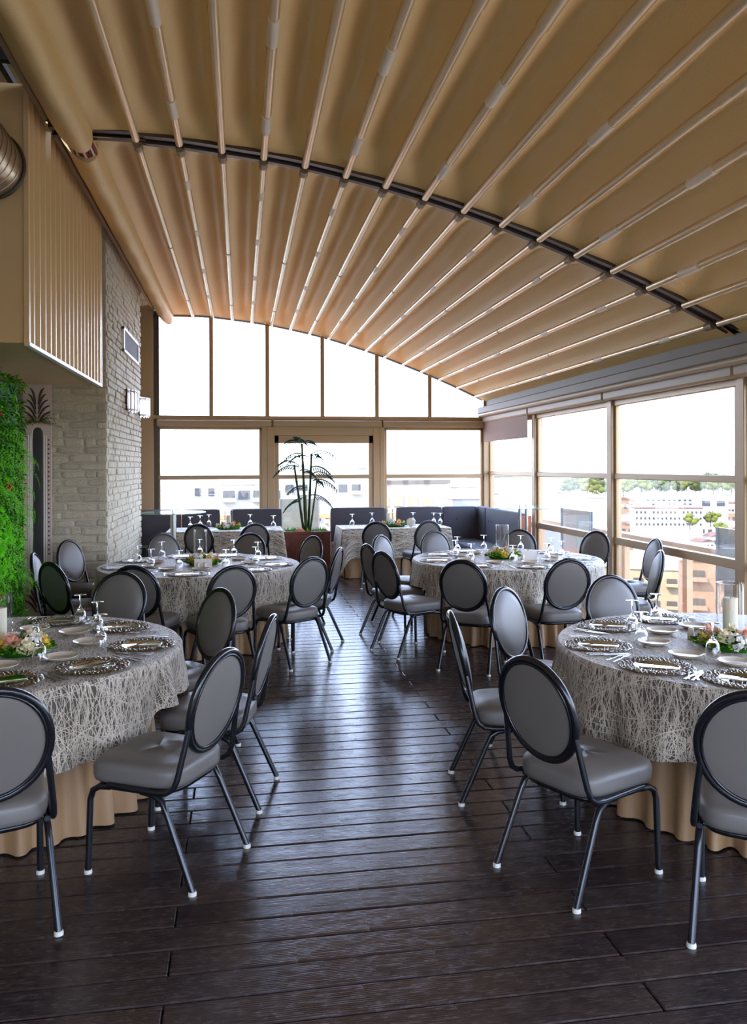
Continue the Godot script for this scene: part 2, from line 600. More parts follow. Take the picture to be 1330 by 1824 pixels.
func make_roof() -> void:
	var root := setting("ceiling", "pleated beige fabric roof on cream ribs")
	# fabric panels, each bowed upwards between two ribs
	for bay in 2:
		var z0 := 2.6 if bay == 0 else JOINT - 0.05
		var z1 := JOINT + 0.05 if bay == 0 else BACK + 0.02
		for k in range(-1, 16):
			var xa := rib_x(k)
			var xb := rib_x(k + 1)
			var ya := rib_y(k) + 0.05
			var yb := rib_y(k + 1) + 0.05
			if k == 15:
				yb = 2.80
				xb = SIDE + 0.05
			var bow := 0.15 if k < 15 else 0.02
			var m := MB.new()
			m.grid(14, 40, func(u, v):
				var x := lerpf(xa, xb, u)
				var sag: float = sin(PI * pow(u, 1.8)) * bow * (1.0 + 0.07 * sin(v * 31.0 + k * 2.1)) * smoothstep(0.0, 0.5, minf(absf(lerpf(z0, z1, v) - (JOINT + (0.05 if bay == 0 else -0.05))), absf(lerpf(z0, z1, v) - BACK)))
				return Vector3(x, lerpf(ya, yb, u) + sag, lerpf(z0, z1, v)), func(u, v): return Vector2(u * 0.33, v * 7.0))
			part("fabric_panel", m, M.roof_fabric, root)
	# ribs
	for bay in 2:
		for k in 16:
			var x := rib_x(k)
			var y := rib_y(k) + 0.034
			var m := MB.new()
			if bay == 0:
				m.tube([Vector3(x, y, 2.55), Vector3(x, y, -3.88)], 0.037, 12)
				m.tube([Vector3(x, y, -3.86), Vector3(x, y, JOINT + 0.0)], 0.031, 12)
				m.ball(Vector3(x, y, JOINT), Vector3(0.031, 0.031, 0.035), 12, 8)
			else:
				m.tube([Vector3(x, y, JOINT - 0.13), Vector3(x, y, BACK + 0.05)], 0.028, 12)
			var rib := part("rib", m, M.rib, root)
			if bay == 0 and k % 2 == 1:
				for z in [-4.6, -5.85]:
					var s := MB.new()
					s.tube([Vector3(x, y - 0.002, z - 0.14), Vector3(x, y - 0.002, z + 0.14)], 0.035, 12)
					part("sleeve", s, M.sleeve, rib)
			if bay == 1:
				var s := MB.new()
				s.tube([Vector3(x, y - 0.002, JOINT - 0.20), Vector3(x, y - 0.002, JOINT - 0.09)], 0.036, 14)
				part("end_cap", s, M.rib_cap, rib)
				for z in ([-7.4, -8.9, -10.6, -12.2] if k % 2 == 1 else [-9.6, -12.6]):
					var q := MB.new()
					q.tube([Vector3(x, y - 0.001, z - (0.1 if k % 2 == 1 else 0.015)), Vector3(x, y - 0.001, z + (0.1 if k % 2 == 1 else 0.015))], 0.0305, 12)
					part("sleeve", q, M.sleeve if k % 2 == 1 else M.rib_cap, rib)
	# arched beam between the bays: two dark flanges with a black groove
	var pts := []
	for i in 60:
		var x := lerpf(-1.43, 4.46, i / 59.0)
		pts.append(Vector2(x, roof_y(x)))
	for e in [[0.03, 0.11, 0.055, JOINT + 0.055, "arch_beam", M.beam_dark], [0.03, 0.11, 0.055, JOINT - 0.095, "arch_beam", M.beam_dark], [0.05, 0.16, 0.10, JOINT - 0.02, "groove", M.rubber]]:
		var m := MB.new()
		for i in 59:
			var a: Vector2 = pts[i]
			var b: Vector2 = pts[i + 1]
			var lo: float = e[0]
			var hi: float = e[1]
			var za: float = e[3] - e[2] / 2
			var zb: float = e[3] + e[2] / 2
			m.quad(Vector3(a.x, a.y + lo, za), Vector3(b.x, b.y + lo, za), Vector3(b.x, b.y + lo, zb), Vector3(a.x, a.y + lo, zb))
			m.quad(Vector3(a.x, a.y + lo, zb), Vector3(b.x, b.y + lo, zb), Vector3(b.x, b.y + hi, zb), Vector3(a.x, a.y + hi, zb))
			m.quad(Vector3(b.x, b.y + lo, za), Vector3(a.x, a.y + lo, za), Vector3(a.x, a.y + hi, za), Vector3(b.x, b.y + hi, za))
			m.quad(Vector3(a.x, a.y + hi, zb), Vector3(b.x, b.y + hi, zb), Vector3(b.x, b.y + hi, za), Vector3(a.x, a.y + hi, za))
		part(e[4], m, e[5], root)
	# gathered fabric along the left eave, one length for each bay
	var prof := [Vector2(-1.44, 4.40), Vector2(-1.41, 4.30), Vector2(-1.37, 4.225), Vector2(-1.31, 4.15), Vector2(-1.24, 4.095), Vector2(-1.18, 4.085), Vector2(-1.135, 4.12), Vector2(-1.115, 4.19), Vector2(-1.12, 4.28), Vector2(-1.13, 4.36)]
	for bay in 2:
		var z0 := 2.6 if bay == 0 else JOINT - 0.20
		var z1 := JOINT + 0.03 if bay == 0 else BACK + 0.03
		var m := MB.new()
		m.grid(36, 40, func(u, v):
			var f: float = u * 9.0
			var i := mini(int(f), 8)
			var fr: float = f - i
			var p0: Vector2 = prof[maxi(i - 1, 0)]
			var p3: Vector2 = prof[mini(i + 2, 9)]
			var p: Vector2 = prof[i].cubic_interpolate(prof[i + 1], p0, p3, fr)
			var lift: float = 0.012 * sin(v * 47.0 + u * 3.0) * sin(PI * u)
			if bay == 0 and v > 0.985:
				lift += 0.03 * (v - 0.985) / 0.015 * sin(PI * u)
			return Vector3(p.x, p.y + lift + (0.02 if bay == 1 else 0.0), lerpf(z0, z1, v)), func(u, v): return Vector2(u, v * 9.0))
		part("fabric_roll", m, M.roof_fabric, root)
	# striped lining that shows between the two rolls
	for k in 9:
		var m := MB.new()
		m.box(Vector3(-1.285 + k * 0.02, 4.16 + absf(k - 4) * 0.008, JOINT - 0.09), Vector3(0.016, 0.03, 0.24), 0.004)
		part("lining_strip", m, M.stripe_red if k % 3 != 1 else M.sleeve, root)
	# eave rail and the boarding left of it
	var edge := setting("trim_3", "eave boarding and rail along the left edge of the roof")
	var m2 := MB.new()
	m2.span(Vector3(-1.475, 4.325, JOINT + 0.06), Vector3(-1.435, 4.385, 2.6), 0.006)
	m2.span(Vector3(-1.475, 4.325, BACK), Vector3(-1.435, 4.385, JOINT - 0.12), 0.006)
	part("eave_rail", m2, M.cassette, edge)
	var m3 := MB.new()
	m3.span(Vector3(-3.0, 4.62, BACK), Vector3(-0.75, 4.66, 3.2))
	part("eave_board", m3, M.plaster, edge)
	var m4 := MB.new()
	for z in [-1.2, -3.6, -5.7, -6.9, -8.0, -9.2]:
		m4.span(Vector3(-1.62, 4.40, z - 0.03), Vector3(-1.47, 4.56, z + 0.03))
	m4.span(Vector3(-1.62, 4.42, -9.4), Vector3(-1.58, 4.47, 2.6))
	part("bracket_run", m4, M.rubber, edge)

func bar(m: MB, a: Vector3, b: Vector3) -> void:
	m.span(a, b, 0.006)

func pane_part(root: Node, poly: PackedVector2Array, z: float) -> void:
	var m := MB.new()
	m.extrude(poly, z - 0.004, z + 0.004)
	part("pane", m, M.pane, root)

func make_end_wall() -> void:
	var z := BACK
	# upper row of six panes under the arch
	var up := setting("window_1", "row of six tall panes under the arched roof")
	var edges := [-1.39, -0.503, 0.443, 1.391, 2.35, 3.30, 4.24]
	for i in 6:
		var a: float = edges[i] + 0.03
		var b: float = edges[i + 1] - 0.03
		var poly := PackedVector2Array([Vector2(a, 2.56), Vector2(b, 2.56)])
		for k in 7:
			var x := lerpf(b, a, k / 6.0)
			poly.append(Vector2(x, roof_y(x) + 0.03))
		pane_part(up, poly, z - 0.03)
	for i in range(1, 6):
		var m := MB.new()
		var x: float = edges[i]
		bar(m, Vector3(x - 0.035, 2.5, z - 0.08), Vector3(x + 0.035, roof_y(x) + 0.06, z + 0.02))
		part("mullion", m, M.frame, up)
	var m0 := MB.new()
	for i in 40:
		var xa := lerpf(-1.45, 4.34, i / 40.0)
		var xb := lerpf(-1.45, 4.34, (i + 1) / 40.0)
		var d := atan2(roof_y(xb) - roof_y(xa), xb - xa)
		m0.box(Vector3((xa + xb) / 2, (roof_y(xa) + roof_y(xb)) / 2 + 0.055, z - 0.03), Vector3((xb - xa) / cos(d) + 0.004, 0.05, 0.09), 0.0, Basis(Vector3.BACK, d))
	part("arch_rail", m0, M.beam_dark, up)
	# trim: transom with the roller blind cassettes
	var tr := setting("trim_1", "transom box across the glazed end wall")
	var m := MB.new()
	bar(m, Vector3(-1.46, 2.50, z - 0.09), Vector3(4.34, 2.565, z + 0.05))
	bar(m, Vector3(-1.46, 2.37, z - 0.08), Vector3(4.34, 2.51, z + 0.0))
	part("transom", m, M.frame, tr)
	for e in [[-1.40, 0.51], [0.53, 2.42], [2.44, 4.28]]:
		var c := MB.new()
		c.span(Vector3(e[0], 2.375, z + 0.0), Vector3(e[1], 2.495, z + 0.10), 0.02)
		part("blind_cassette", c, M.cassette, tr)
	# left end post and wall strip beside the pillar
	m = MB.new()
	bar(m, Vector3(-1.66, 0, z - 0.08), Vector3(-1.45, 4.5, z + 0.06))
	part("wide_post", m, M.frame, tr)
	m = MB.new()
	bar(m, Vector3(-1.455, 0, z - 0.08), Vector3(-1.36, 4.26, z + 0.03))
	part("post", m, M.beam_dark, tr)
	# lower windows
	var n := 2
	for e in [[-1.39, 0.345], [2.474, 4.27]]:
		var w := setting("window_%d" % n, "wide two-light window in the end wall")
		n += 1
		var a: float = e[0]
		var b: float = e[1]
		var f := MB.new()
		bar(f, Vector3(a, 0.02, z - 0.06), Vector3(a + 0.045, 2.37, z + 0.02))
		bar(f, Vector3(b - 0.045, 0.02, z - 0.06), Vector3(b, 2.37, z + 0.02))
		bar(f, Vector3(a, 2.33, z - 0.06), Vector3(b, 2.375, z + 0.02))
		bar(f, Vector3(a, 0.0, z - 0.06), Vector3(b, 0.12, z + 0.02))
		part("frame", f, M.frame, w)
		var g := MB.new()
		bar(g, Vector3(a, 1.485, z - 0.05), Vector3(b, 1.55, z + 0.03))
		part("rail", g, M.frame, w)
		pane_part(w, PackedVector2Array([Vector2(a + 0.04, 1.545), Vector2(b - 0.04, 1.545), Vector2(b - 0.04, 2.335), Vector2(a + 0.04, 2.335)]), z - 0.02)
		pane_part(w, PackedVector2Array([Vector2(a + 0.04, 0.11), Vector2(b - 0.04, 0.11), Vector2(b - 0.04, 1.49), Vector2(a + 0.04, 1.49)]), z - 0.02)
	var d := setting("door_1", "glazed door in the middle of the end wall")
	var f2 := MB.new()
	for e in [[0.343, 0.435], [0.435, 0.562], [2.272, 2.39], [2.39, 2.48]]:
		bar(f2, Vector3(e[0], 0, z - 0.08), Vector3(e[1], 2.38, z + 0.05))
	bar(f2, Vector3(0.54, 2.228, z - 0.08), Vector3(2.3, 2.38, z + 0.04))
	part("door_frame", f2, M.frame, d)
	var l := MB.new()
	bar(l, Vector3(0.56, 0.02, z - 0.05), Vector3(0.635, 2.23, z + 0.02))
	bar(l, Vector3(2.20, 0.02, z - 0.05), Vector3(2.275, 2.23, z + 0.02))
	bar(l, Vector3(0.56, 2.10, z - 0.05), Vector3(2.275, 2.23, z + 0.02))
	bar(l, Vector3(0.56, 1.485, z - 0.05), Vector3(2.275, 1.55, z + 0.03))
	bar(l, Vector3(0.56, 0.02, z - 0.05), Vector3(2.275, 0.14, z + 0.02))
	part("door_leaf", l, M.frame, d)
	pane_part(d, PackedVector2Array([Vector2(0.63, 1.545), Vector2(2.205, 1.545), Vector2(2.205, 2.105), Vector2(0.63, 2.105)]), z - 0.02)
	pane_part(d, PackedVector2Array([Vector2(0.63, 0.135), Vector2(2.205, 0.135), Vector2(2.205, 1.49), Vector2(0.63, 1.49)]), z - 0.02)

func make_side_wall() -> void:
	var posts := [-14.0, -11.63, -9.08, -6.51, -3.95, -1.40, 1.15]
	var x := SIDE
	for i in 6:
		var za: float = posts[i]
		var zb: float = posts[i + 1]
		var w := setting("window_%d" % (i + 4), "tall window bay of the glazed long side")
		var p := MB.new()
		bar(p, Vector3(x, 0, zb - 0.06), Vector3(x + 0.13, 2.60, zb + 0.06))
		bar(p, Vector3(x + 0.06, 0, zb - 0.10), Vector3(x + 0.12, 2.60, zb - 0.055))
		part("post", p, M.frame, w)
		if i == 0:
			var c := MB.new()
			bar(c, Vector3(x - 0.06, 0, za - 0.08), Vector3(x + 0.13, 2.95, za + 0.07))
			part("post", c, M.frame, w)
		var f := MB.new()
		for e in [[0.0, 0.10], [0.76, 0.845], [1.535, 1.60], [2.40, 2.49]]:
			bar(f, Vector3(x + 0.03, e[0], za + 0.05), Vector3(x + 0.10, e[1], zb - 0.05))
		part("rail", f, M.frame, w)
		var s := MB.new()
		bar(s, Vector3(x + 0.04, 0.1, za + 0.06), Vector3(x + 0.09, 2.42, za + 0.10))
		bar(s, Vector3(x + 0.04, 0.1, zb - 0.14), Vector3(x + 0.09, 2.42, zb - 0.10))
		part("sash", s, M.frame, w)
		for e in [[0.1, 0.765], [0.84, 1.54], [1.595, 2.41]]:
			var g := MB.new()
			g.span(Vector3(x + 0.062, e[0], za + 0.08), Vector3(x + 0.07, e[1], zb - 0.12))
			part("pane", g, M.pane, w)
	var t := setting("trim_2", "aluminium gutter and blind housings along the glazed side")
	var m := MB.new()
	m.span(Vector3(x - 0.16, 2.615, BACK), Vector3(x + 0.22, 2.735, 2.6), 0.015)
	part("gutter", m, M.alu, t)
	m = MB.new()
	m.tube([Vector3(x - 0.12, 2.595, BACK + 0.02), Vector3(x - 0.12, 2.595, 2.6)], 0.035, 12)
	part("gutter_pipe", m, M.cassette, t)
	m = MB.new()
	m.span(Vector3(x - 0.02, 2.735, BACK), Vector3(x + 0.22, 2.86, 2.6))
	part("gutter_back", m, M.alu, t)
	for e in [[-13.95, -11.65], [-11.63, -9.09], [-9.07, -6.5], [-6.49, -3.95], [-3.94, -1.4], [-1.39, 1.15]]:
		m = MB.new()
		m.span(Vector3(x - 0.085, 2.465, e[0]), Vector3(x + 0.03, 2.60, e[1]), 0.02)
		part("blind_cassette", m, M.cassette, t)
	m = MB.new()
	m.span(Vector3(x - 0.055, 2.135, -13.93), Vector3(x - 0.05, 2.48, -11.72))
	m.span(Vector3(x - 0.062, 2.12, -13.93), Vector3(x - 0.043, 2.145, -11.72), 0.004)
	single("roller_blind", m, M.blind, "pinkish beige roller blind lowered a little in the far right corner window", "blind")

func make_brick_pillar() -> void:
	var root := setting("wall_left", "white painted brick pillar on the left")
	var zf := -9.40
	var zb := -12.45
	var m := MB.new()
	m.span(Vector3(-3.0, 0, zb), Vector3(PILLAR - 0.012, 4.63, zf - 0.012))
	part("core", m, M.mortar, root)
	var shapes := []
	for k in 5:
		var r := RandomNumberGenerator.new()
		r.seed = 50 + k
		var b := MB.new()
		b.box(Vector3.ZERO, Vector3(1, 1, 1), 0.16)
		for i in b.v.size():     # uneven hand-made edges; corners that coincide move together
			var p := b.v[i]
			var h := sin(p.x * 31.7 + k * 5.1) * 0.5 + sin(p.y * 23.3 + k * 3.7) * 0.5
			b.v[i] = p + Vector3(sin(p.y * 9.0 + k) * 0.02, sin(p.x * 7.0 + k * 2.0) * 0.07, h * 0.06)
		shapes.append(b.mesh())
	rng.seed = 77
	var row := 0
	var y := 0.005
	while y < 2.72:           # front face, towards the camera
		var hgt := rng.randf_range(0.082, 0.104)
		var x := PILLAR - (0.0 if row % 2 == 0 else 0.12)
		if row % 2 == 1:
			var q := part("brick", shapes[rng.randi() % 5], M.brick_a if rng.randf() < 0.6 else M.brick_b, root)
			q.transform = Transform3D(Basis.IDENTITY.scaled(Vector3(0.112, hgt - 0.012, 0.05)), Vector3(PILLAR - 0.058, y + hgt / 2, zf - 0.02))
		while x > -2.12:
			var w := rng.randf_range(0.20, 0.30)
			if rng.randf() < 0.12:
				w = 0.12
			var q := part("brick", shapes[rng.randi() % 5], M.brick_a if rng.randf() < 0.6 else M.brick_b, root)
			q.transform = Transform3D(Basis.IDENTITY.scaled(Vector3(w - 0.012, hgt - 0.012, 0.05)), Vector3(x - w / 2, y + hgt / 2, zf - 0.017 + rng.randf_range(-0.012, 0.010)))
			x -= w
		y += hgt
		row += 1
	# side face, towards the aisle: the nearest bricks one by one, the rest as one piece
	var rest := MB.new()
	var turn := Basis(Vector3.UP, PI / 2)
	y = 0.005
	row = 0
	var made := 0
	while y < 4.5:
		var hgt := rng.randf_range(0.070, 0.088)
		var z := zf - (0.0 if row % 2 == 0 else 0.11)
		while z > zb + 0.03:
			var w := minf(rng.randf_range(0.19, 0.25), z - zb)
			var c := Vector3(PILLAR - 0.02 + rng.randf_range(-0.007, 0.007), y + hgt / 2, z - w / 2)
			if z > zf - 0.55 and y > 0.6 and made < 190:
				made += 1
				var q := part("brick", shapes[rng.randi() % 5], M.brick_a if rng.randf() < 0.6 else M.brick_b, root)
				q.transform = Transform3D(turn * Basis.IDENTITY.scaled(Vector3(w - 0.011, hgt - 0.011, 0.05)), c)
			else:
				rest.box(c, Vector3(0.05, hgt - 0.011, w - 0.011), 0.008, Basis(Vector3.RIGHT, rng.randf_range(-0.03, 0.03)))
			z -= w
		y += hgt
		row += 1
	var o := part("brickwork", rest, M.brick_a, root)
	o.set_meta("kind", "stuff")

func make_shell() -> void:
	var w := setting("wall_side", "plain wall behind the planted panel")
	var m := MB.new()
	m.span(Vector3(-3.15, -0.2, BACK), Vector3(-2.85, 4.7, 3.2))
	part("plaster", m, M.plaster, w)
	var f := setting("wall_front", "unseen wall behind the camera with glazing added for fill light")  # glazing added out of view to fill light on the near chairs
	m = MB.new()
	m.span(Vector3(-3.15, -0.2, 1.30), Vector3(SIDE + 0.3, 0.45, 1.50))
	m.span(Vector3(-3.15, 2.5, 1.30), Vector3(SIDE + 0.3, 4.7, 1.50))
	m.span(Vector3(-3.15, 0.45, 1.30), Vector3(-1.6, 2.5, 1.50))
	part("plaster", m, M.plaster, f)
	for k in 4:
		m = MB.new()
		m.span(Vector3(-1.6 + k * 1.95, 0.45, 1.34), Vector3(-1.5 + k * 1.95, 2.5, 1.46))
		part("mullion", m, M.frame, f)
	for k in 3:
		m = MB.new()
		m.span(Vector3(-1.5 + k * 1.95, 0.45, 1.40), Vector3(0.35 + k * 1.95, 2.5, 1.408))
		part("pane", m, M.pane, f)
	var r := setting("wall_back", "plain strip beside the brick pillar")
	m = MB.new()
	m.span(Vector3(-3.0, 0, BACK - 0.08), Vector3(-1.63, 4.66, BACK + 0.02))
	m.span(Vector3(-1.70, 4.24, BACK - 0.085), Vector3(-0.74, 4.66, BACK - 0.02))
	part("plaster", m, M.plaster, r)

# ---------------------------------------------------------------- chairs
func outline(a: float, w0: float, w1: float, dep: float, inset: float) -> Vector2:
	var c := cos(a)
	var s := sin(a)
	var z := signf(s) * pow(absf(s), 0.42) * (dep - inset)
	var w := lerpf(w0, w1, (z / dep + 1.0) * 0.5) - inset
	return Vector2(signf(c) * pow(absf(c), 0.42) * w, z)

func make_chair_shapes() -> void:
	# seat cushion, wider in front
	var rows := [[0.388, 0.02], [0.392, 0.004], [0.41, 0.0], [0.445, 0.0], [0.462, 0.006], [0.474, 0.022], [0.481, 0.055], [0.487, 0.12], [0.489, 0.199]]
	var m := MB.new()
	m.grid(44, 8, func(u, v):
		var r: Array = rows[int(round(v * 8))]
		var p := outline(-u * TAU, 0.228, 0.20, 0.222, r[1])
		var sink: float = 0.006 * sin(p.x * 21.0) if r[1] > 0.05 else 0.0
		if r[1] > 0.19:
			p = Vector2.ZERO
		return Vector3(p.x, r[0] + sink, p.y), func(u, v): return Vector2(u, v), true)
	S.seat = m.mesh()
	m = MB.new()
	m.grid(32, 3, func(u, v):
		var r: Array = [[0.366, 0.05], [0.366, 0.022], [0.389, 0.014], [0.389, 0.05]][int(round(v * 3))]
		var p := outline(-u * TAU, 0.228, 0.20, 0.222, r[1])
		return Vector3(p.x, r[0], p.y), func(u, v): return Vector2(u, v), true)
	S.pan = m.mesh()
	# oval back, leaning 13 degrees
	var lean := deg_to_rad(13.0)
	S.lean = Transform3D(Basis(Vector3.RIGHT, lean), Vector3(0, 0.715, 0.285))
	m = MB.new()
	m.xf = S.lean
	for sd in [-1.0, 1.0]:
		m.grid(36, 6, func(u, v):
			var r: float = v if sd > 0 else 1.0 - v
			var a: float = u * TAU
			var dome: float = pow(maxf(0.0, 1.0 - r * r), 0.45)
			return Vector3(cos(a) * 0.185 * r, sin(a) * 0.203 * r, sd * (0.006 + dome * (0.010 if sd > 0 else 0.030))), func(u, v): return Vector2(u, v), true)
	S.back_pad = m.mesh()
	var ring := []
	var inner := []
	for i in 40:
		var a := TAU * i / 40
		ring.append(Vector3(cos(a) * 0.195, sin(a) * 0.213, 0))
		inner.append(Vector3(cos(a) * 0.181, sin(a) * 0.199, 0.010))
	m = MB.new()
	m.xf = S.lean
	m.tube(ring, 0.0155, 10, true)
	m.tube(inner, 0.0065, 6, true)
	m.xf = Transform3D.IDENTITY
	for s in [-1.0, 1.0]:
		m.tube([Vector3(s * 0.216, 0.385, -0.10), Vector3(s * 0.216, 0.383, 0.14), Vector3(s * 0.215, 0.388, 0.185), Vector3(s * 0.213, 0.408, 0.216), Vector3(s * 0.21, 0.445, 0.232), Vector3(s * 0.197, 0.56, 0.256), Vector3(s * 0.186, 0.645, 0.273)], 0.0125, 10)
	S.back_frame = m.mesh()
	m = MB.new()
	for s in [-1.0, 1.0]:
		m.tube([Vector3(s * 0.197, 0.372, 0.16), Vector3(s * 0.205, 0.372, -0.14)], 0.0115, 8)
	m.tube([Vector3(-0.2, 0.368, -0.13), Vector3(0.2, 0.368, -0.13)], 0.0105, 8)
	m.tube([Vector3(-0.195, 0.368, 0.12), Vector3(0.195, 0.368, 0.12)], 0.0105, 8)
	S.under = m.mesh()
	for s in [-1.0, 1.0]:
		m = MB.new()
		m.tube([Vector3(s * 0.205, 0.372, -0.10), Vector3(s * 0.207, 0.368, -0.15), Vector3(s * 0.21, 0.35, -0.182), Vector3(s * 0.212, 0.31, -0.195), Vector3(s * 0.216, 0.012, -0.205)], 0.0135, 10)
		S["front%d" % s] = m.mesh()
		m = MB.new()
		m.tube([Vector3(s * 0.198, 0.370, 0.05), Vector3(s * 0.199, 0.364, 0.115), Vector3(s * 0.2, 0.342, 0.152), Vector3(s * 0.202, 0.30, 0.175), Vector3(s * 0.216, 0.012, 0.305)], 0.0135, 10)
		S["rear%d" % s] = m.mesh()
	m = MB.new()
	m.lathe([Vector2(0, 0.016), Vector2(0.015, 0.016), Vector2(0.017, 0.010), Vector2(0.017, 0.0), Vector2(0, 0.0)], 12)
	S.glide = m.mesh()

func make_chair() -> Node3D:
	var t := Node3D.new()
	part("seat", S.seat, M.vinyl, t)
	part("seat_pan", S.pan, M.chair_frame, t)
	part("backrest", S.back_pad, M.vinyl, t)
	part("back_frame", S.back_frame, M.chair_frame, t)
	part("side_rail", S.under, M.chair_frame, t)
	for s in [-1.0, 1.0]:
		var l := part("leg", S["front%d" % s], M.chair_frame, t)
		part("glide", S.glide, M.glide, l, put_at(s * 0.216, 0, -0.205))
		l = part("leg", S["rear%d" % s], M.chair_frame, t)
		part("glide", S.glide, M.glide, l, put_at(s * 0.216, 0, 0.305))
	return t

# x, z, facing angle, table, label
const CHAIRS := [
	[-0.97, -3.30, 340, "T3", "grey oval-back chair cut off by the left edge, nearest the camera on the left"],
	[-0.355, -3.62, 300, "T3", "nearest fully visible chair on the left, its grey seat showing, back to the aisle"],
	[-0.165, -4.29, 284, "T3", "chair seen edge-on beside the aisle, behind the nearest full chair on the left"],
	[-0.40, -5.00, 236, "T3", "chair facing the camera at the near left table, on its aisle side"],
	[-0.96, -5.83, 196, "T3", "chair facing the camera behind the upturned glasses of the near left table"],
	[-0.76, -6.84, 14, "T1", "chair seen from behind, half hidden by the chair behind the near left table"],
	[-1.30, -7.11, 45, "T1", "dark chair seen from behind, between the planted panel and the far left table"],
	[-1.52, -8.77, 118, "T1", "chair standing right in front of the white brick pillar"],
	[-1.52, -7.68, 87, "T1", "chair seen edge-on in front of the white carved panel"],
	[-0.19, -6.67, 337, "T1", "chair with its back to the camera at the far left table, middle of its front"],
	[0.40, -7.10, 325, "T1", "chair with bluish oval back at the aisle corner of the far left table"],
	[0.50, -8.74, 239, "T1", "brownish chair facing left in front of the rust planter"],
	[0.60, -7.68, 290, "T1", "chair mostly hidden behind the bluish chair at the far left table"],
	[-0.74, -9.32, 150, "T1", "chair facing the camera behind the far left table, on the pillar side"],
	[-0.04, -9.10, 205, "T1", "chair facing the camera behind the far left table, on the aisle side"],
	[-0.50, -11.39, 14, "R1", "left one of the two chairs at the far left rectangular table"],
	[0.12, -11.34, 350, "R1", "right one of the two chairs at the far left rectangular table"],
	[1.54, -7.29, 66, "T2", "foremost of three chairs lined up at the aisle side of the far right table"],
	[1.76, -8.64, 133, "T2", "pale blue chair, rearmost of three at the aisle side of the far right table"],
	[1.53, -7.95, 74, "T2", "slim edge-on chair, middle of three at the aisle side of the far right table"],
	[1.90, -11.30, 12, "R2", "left one of the two chairs at the far right rectangular table"],
	[2.53, -11.37, 350, "R2", "right one of the two chairs at the far right rectangular table"],
	[2.34, -9.0, 162, "T2", "chair facing the camera behind the far right table, before the rectangular table"],
	[1.95, -6.66, 34, "T2", "dark chair with its back to the camera, left front of the far right table"],
	[2.64, -6.63, 357, "T2", "dark chair with its back to the camera, right front of the far right table"],
	[3.14, -8.97, 205, "T2", "chair facing the camera behind the hurricane vase of the far right table"],
	[3.79, -8.70, 240, "T2", "dark chair by the window post at the far right table"],
	[1.84, -4.64, 138, "T4", "pale blue lit chair facing the camera at the rear of the near right table"],
	[1.41, -4.09, 98, "T4", "pale blue chair seen nearly edge-on at the aisle side of the near right table"],
	[1.43, -3.24, 64, "T4", "large grey-brown chair with its back to the camera, aisle side of the near right table"],
	[1.91, -2.76, 35, "T4", "chair cut off by the right edge, nearest the camera on the right"],
	[2.56, -4.96, 173, "T4", "chair facing the camera behind the glasses of the near right table"],
	[3.40, -6.85, 287, "T2", "chair seen edge-on before the right-hand window, foremost of two"],
	[3.94, -7.88, 275, "T2", "chair seen edge-on before the right-hand window, rearmost of two"],
]

func make_chairs() -> void:
	make_chair_shapes()
	var first := make_chair()
	for c in CHAIRS:
		var o: Node3D = first.duplicate()
		o.name = numbered("banquet_chair")
		add_child(o)
		o.position = Vector3(c[0], 0, c[1])
		o.rotation.y = yaw(c[2])
		tag(o, c[4], "chair", "grey oval-back banquet chairs")
	first.free()

# ---------------------------------------------------------------- tables
const TABLES := {"T1": [-0.40, -8.06, "far left round table"], "T2": [2.68, -7.98, "far right round table"], "T3": [-1.29, -4.50, "near left round table"], "T4": [2.61, -3.89, "near right round table"]}

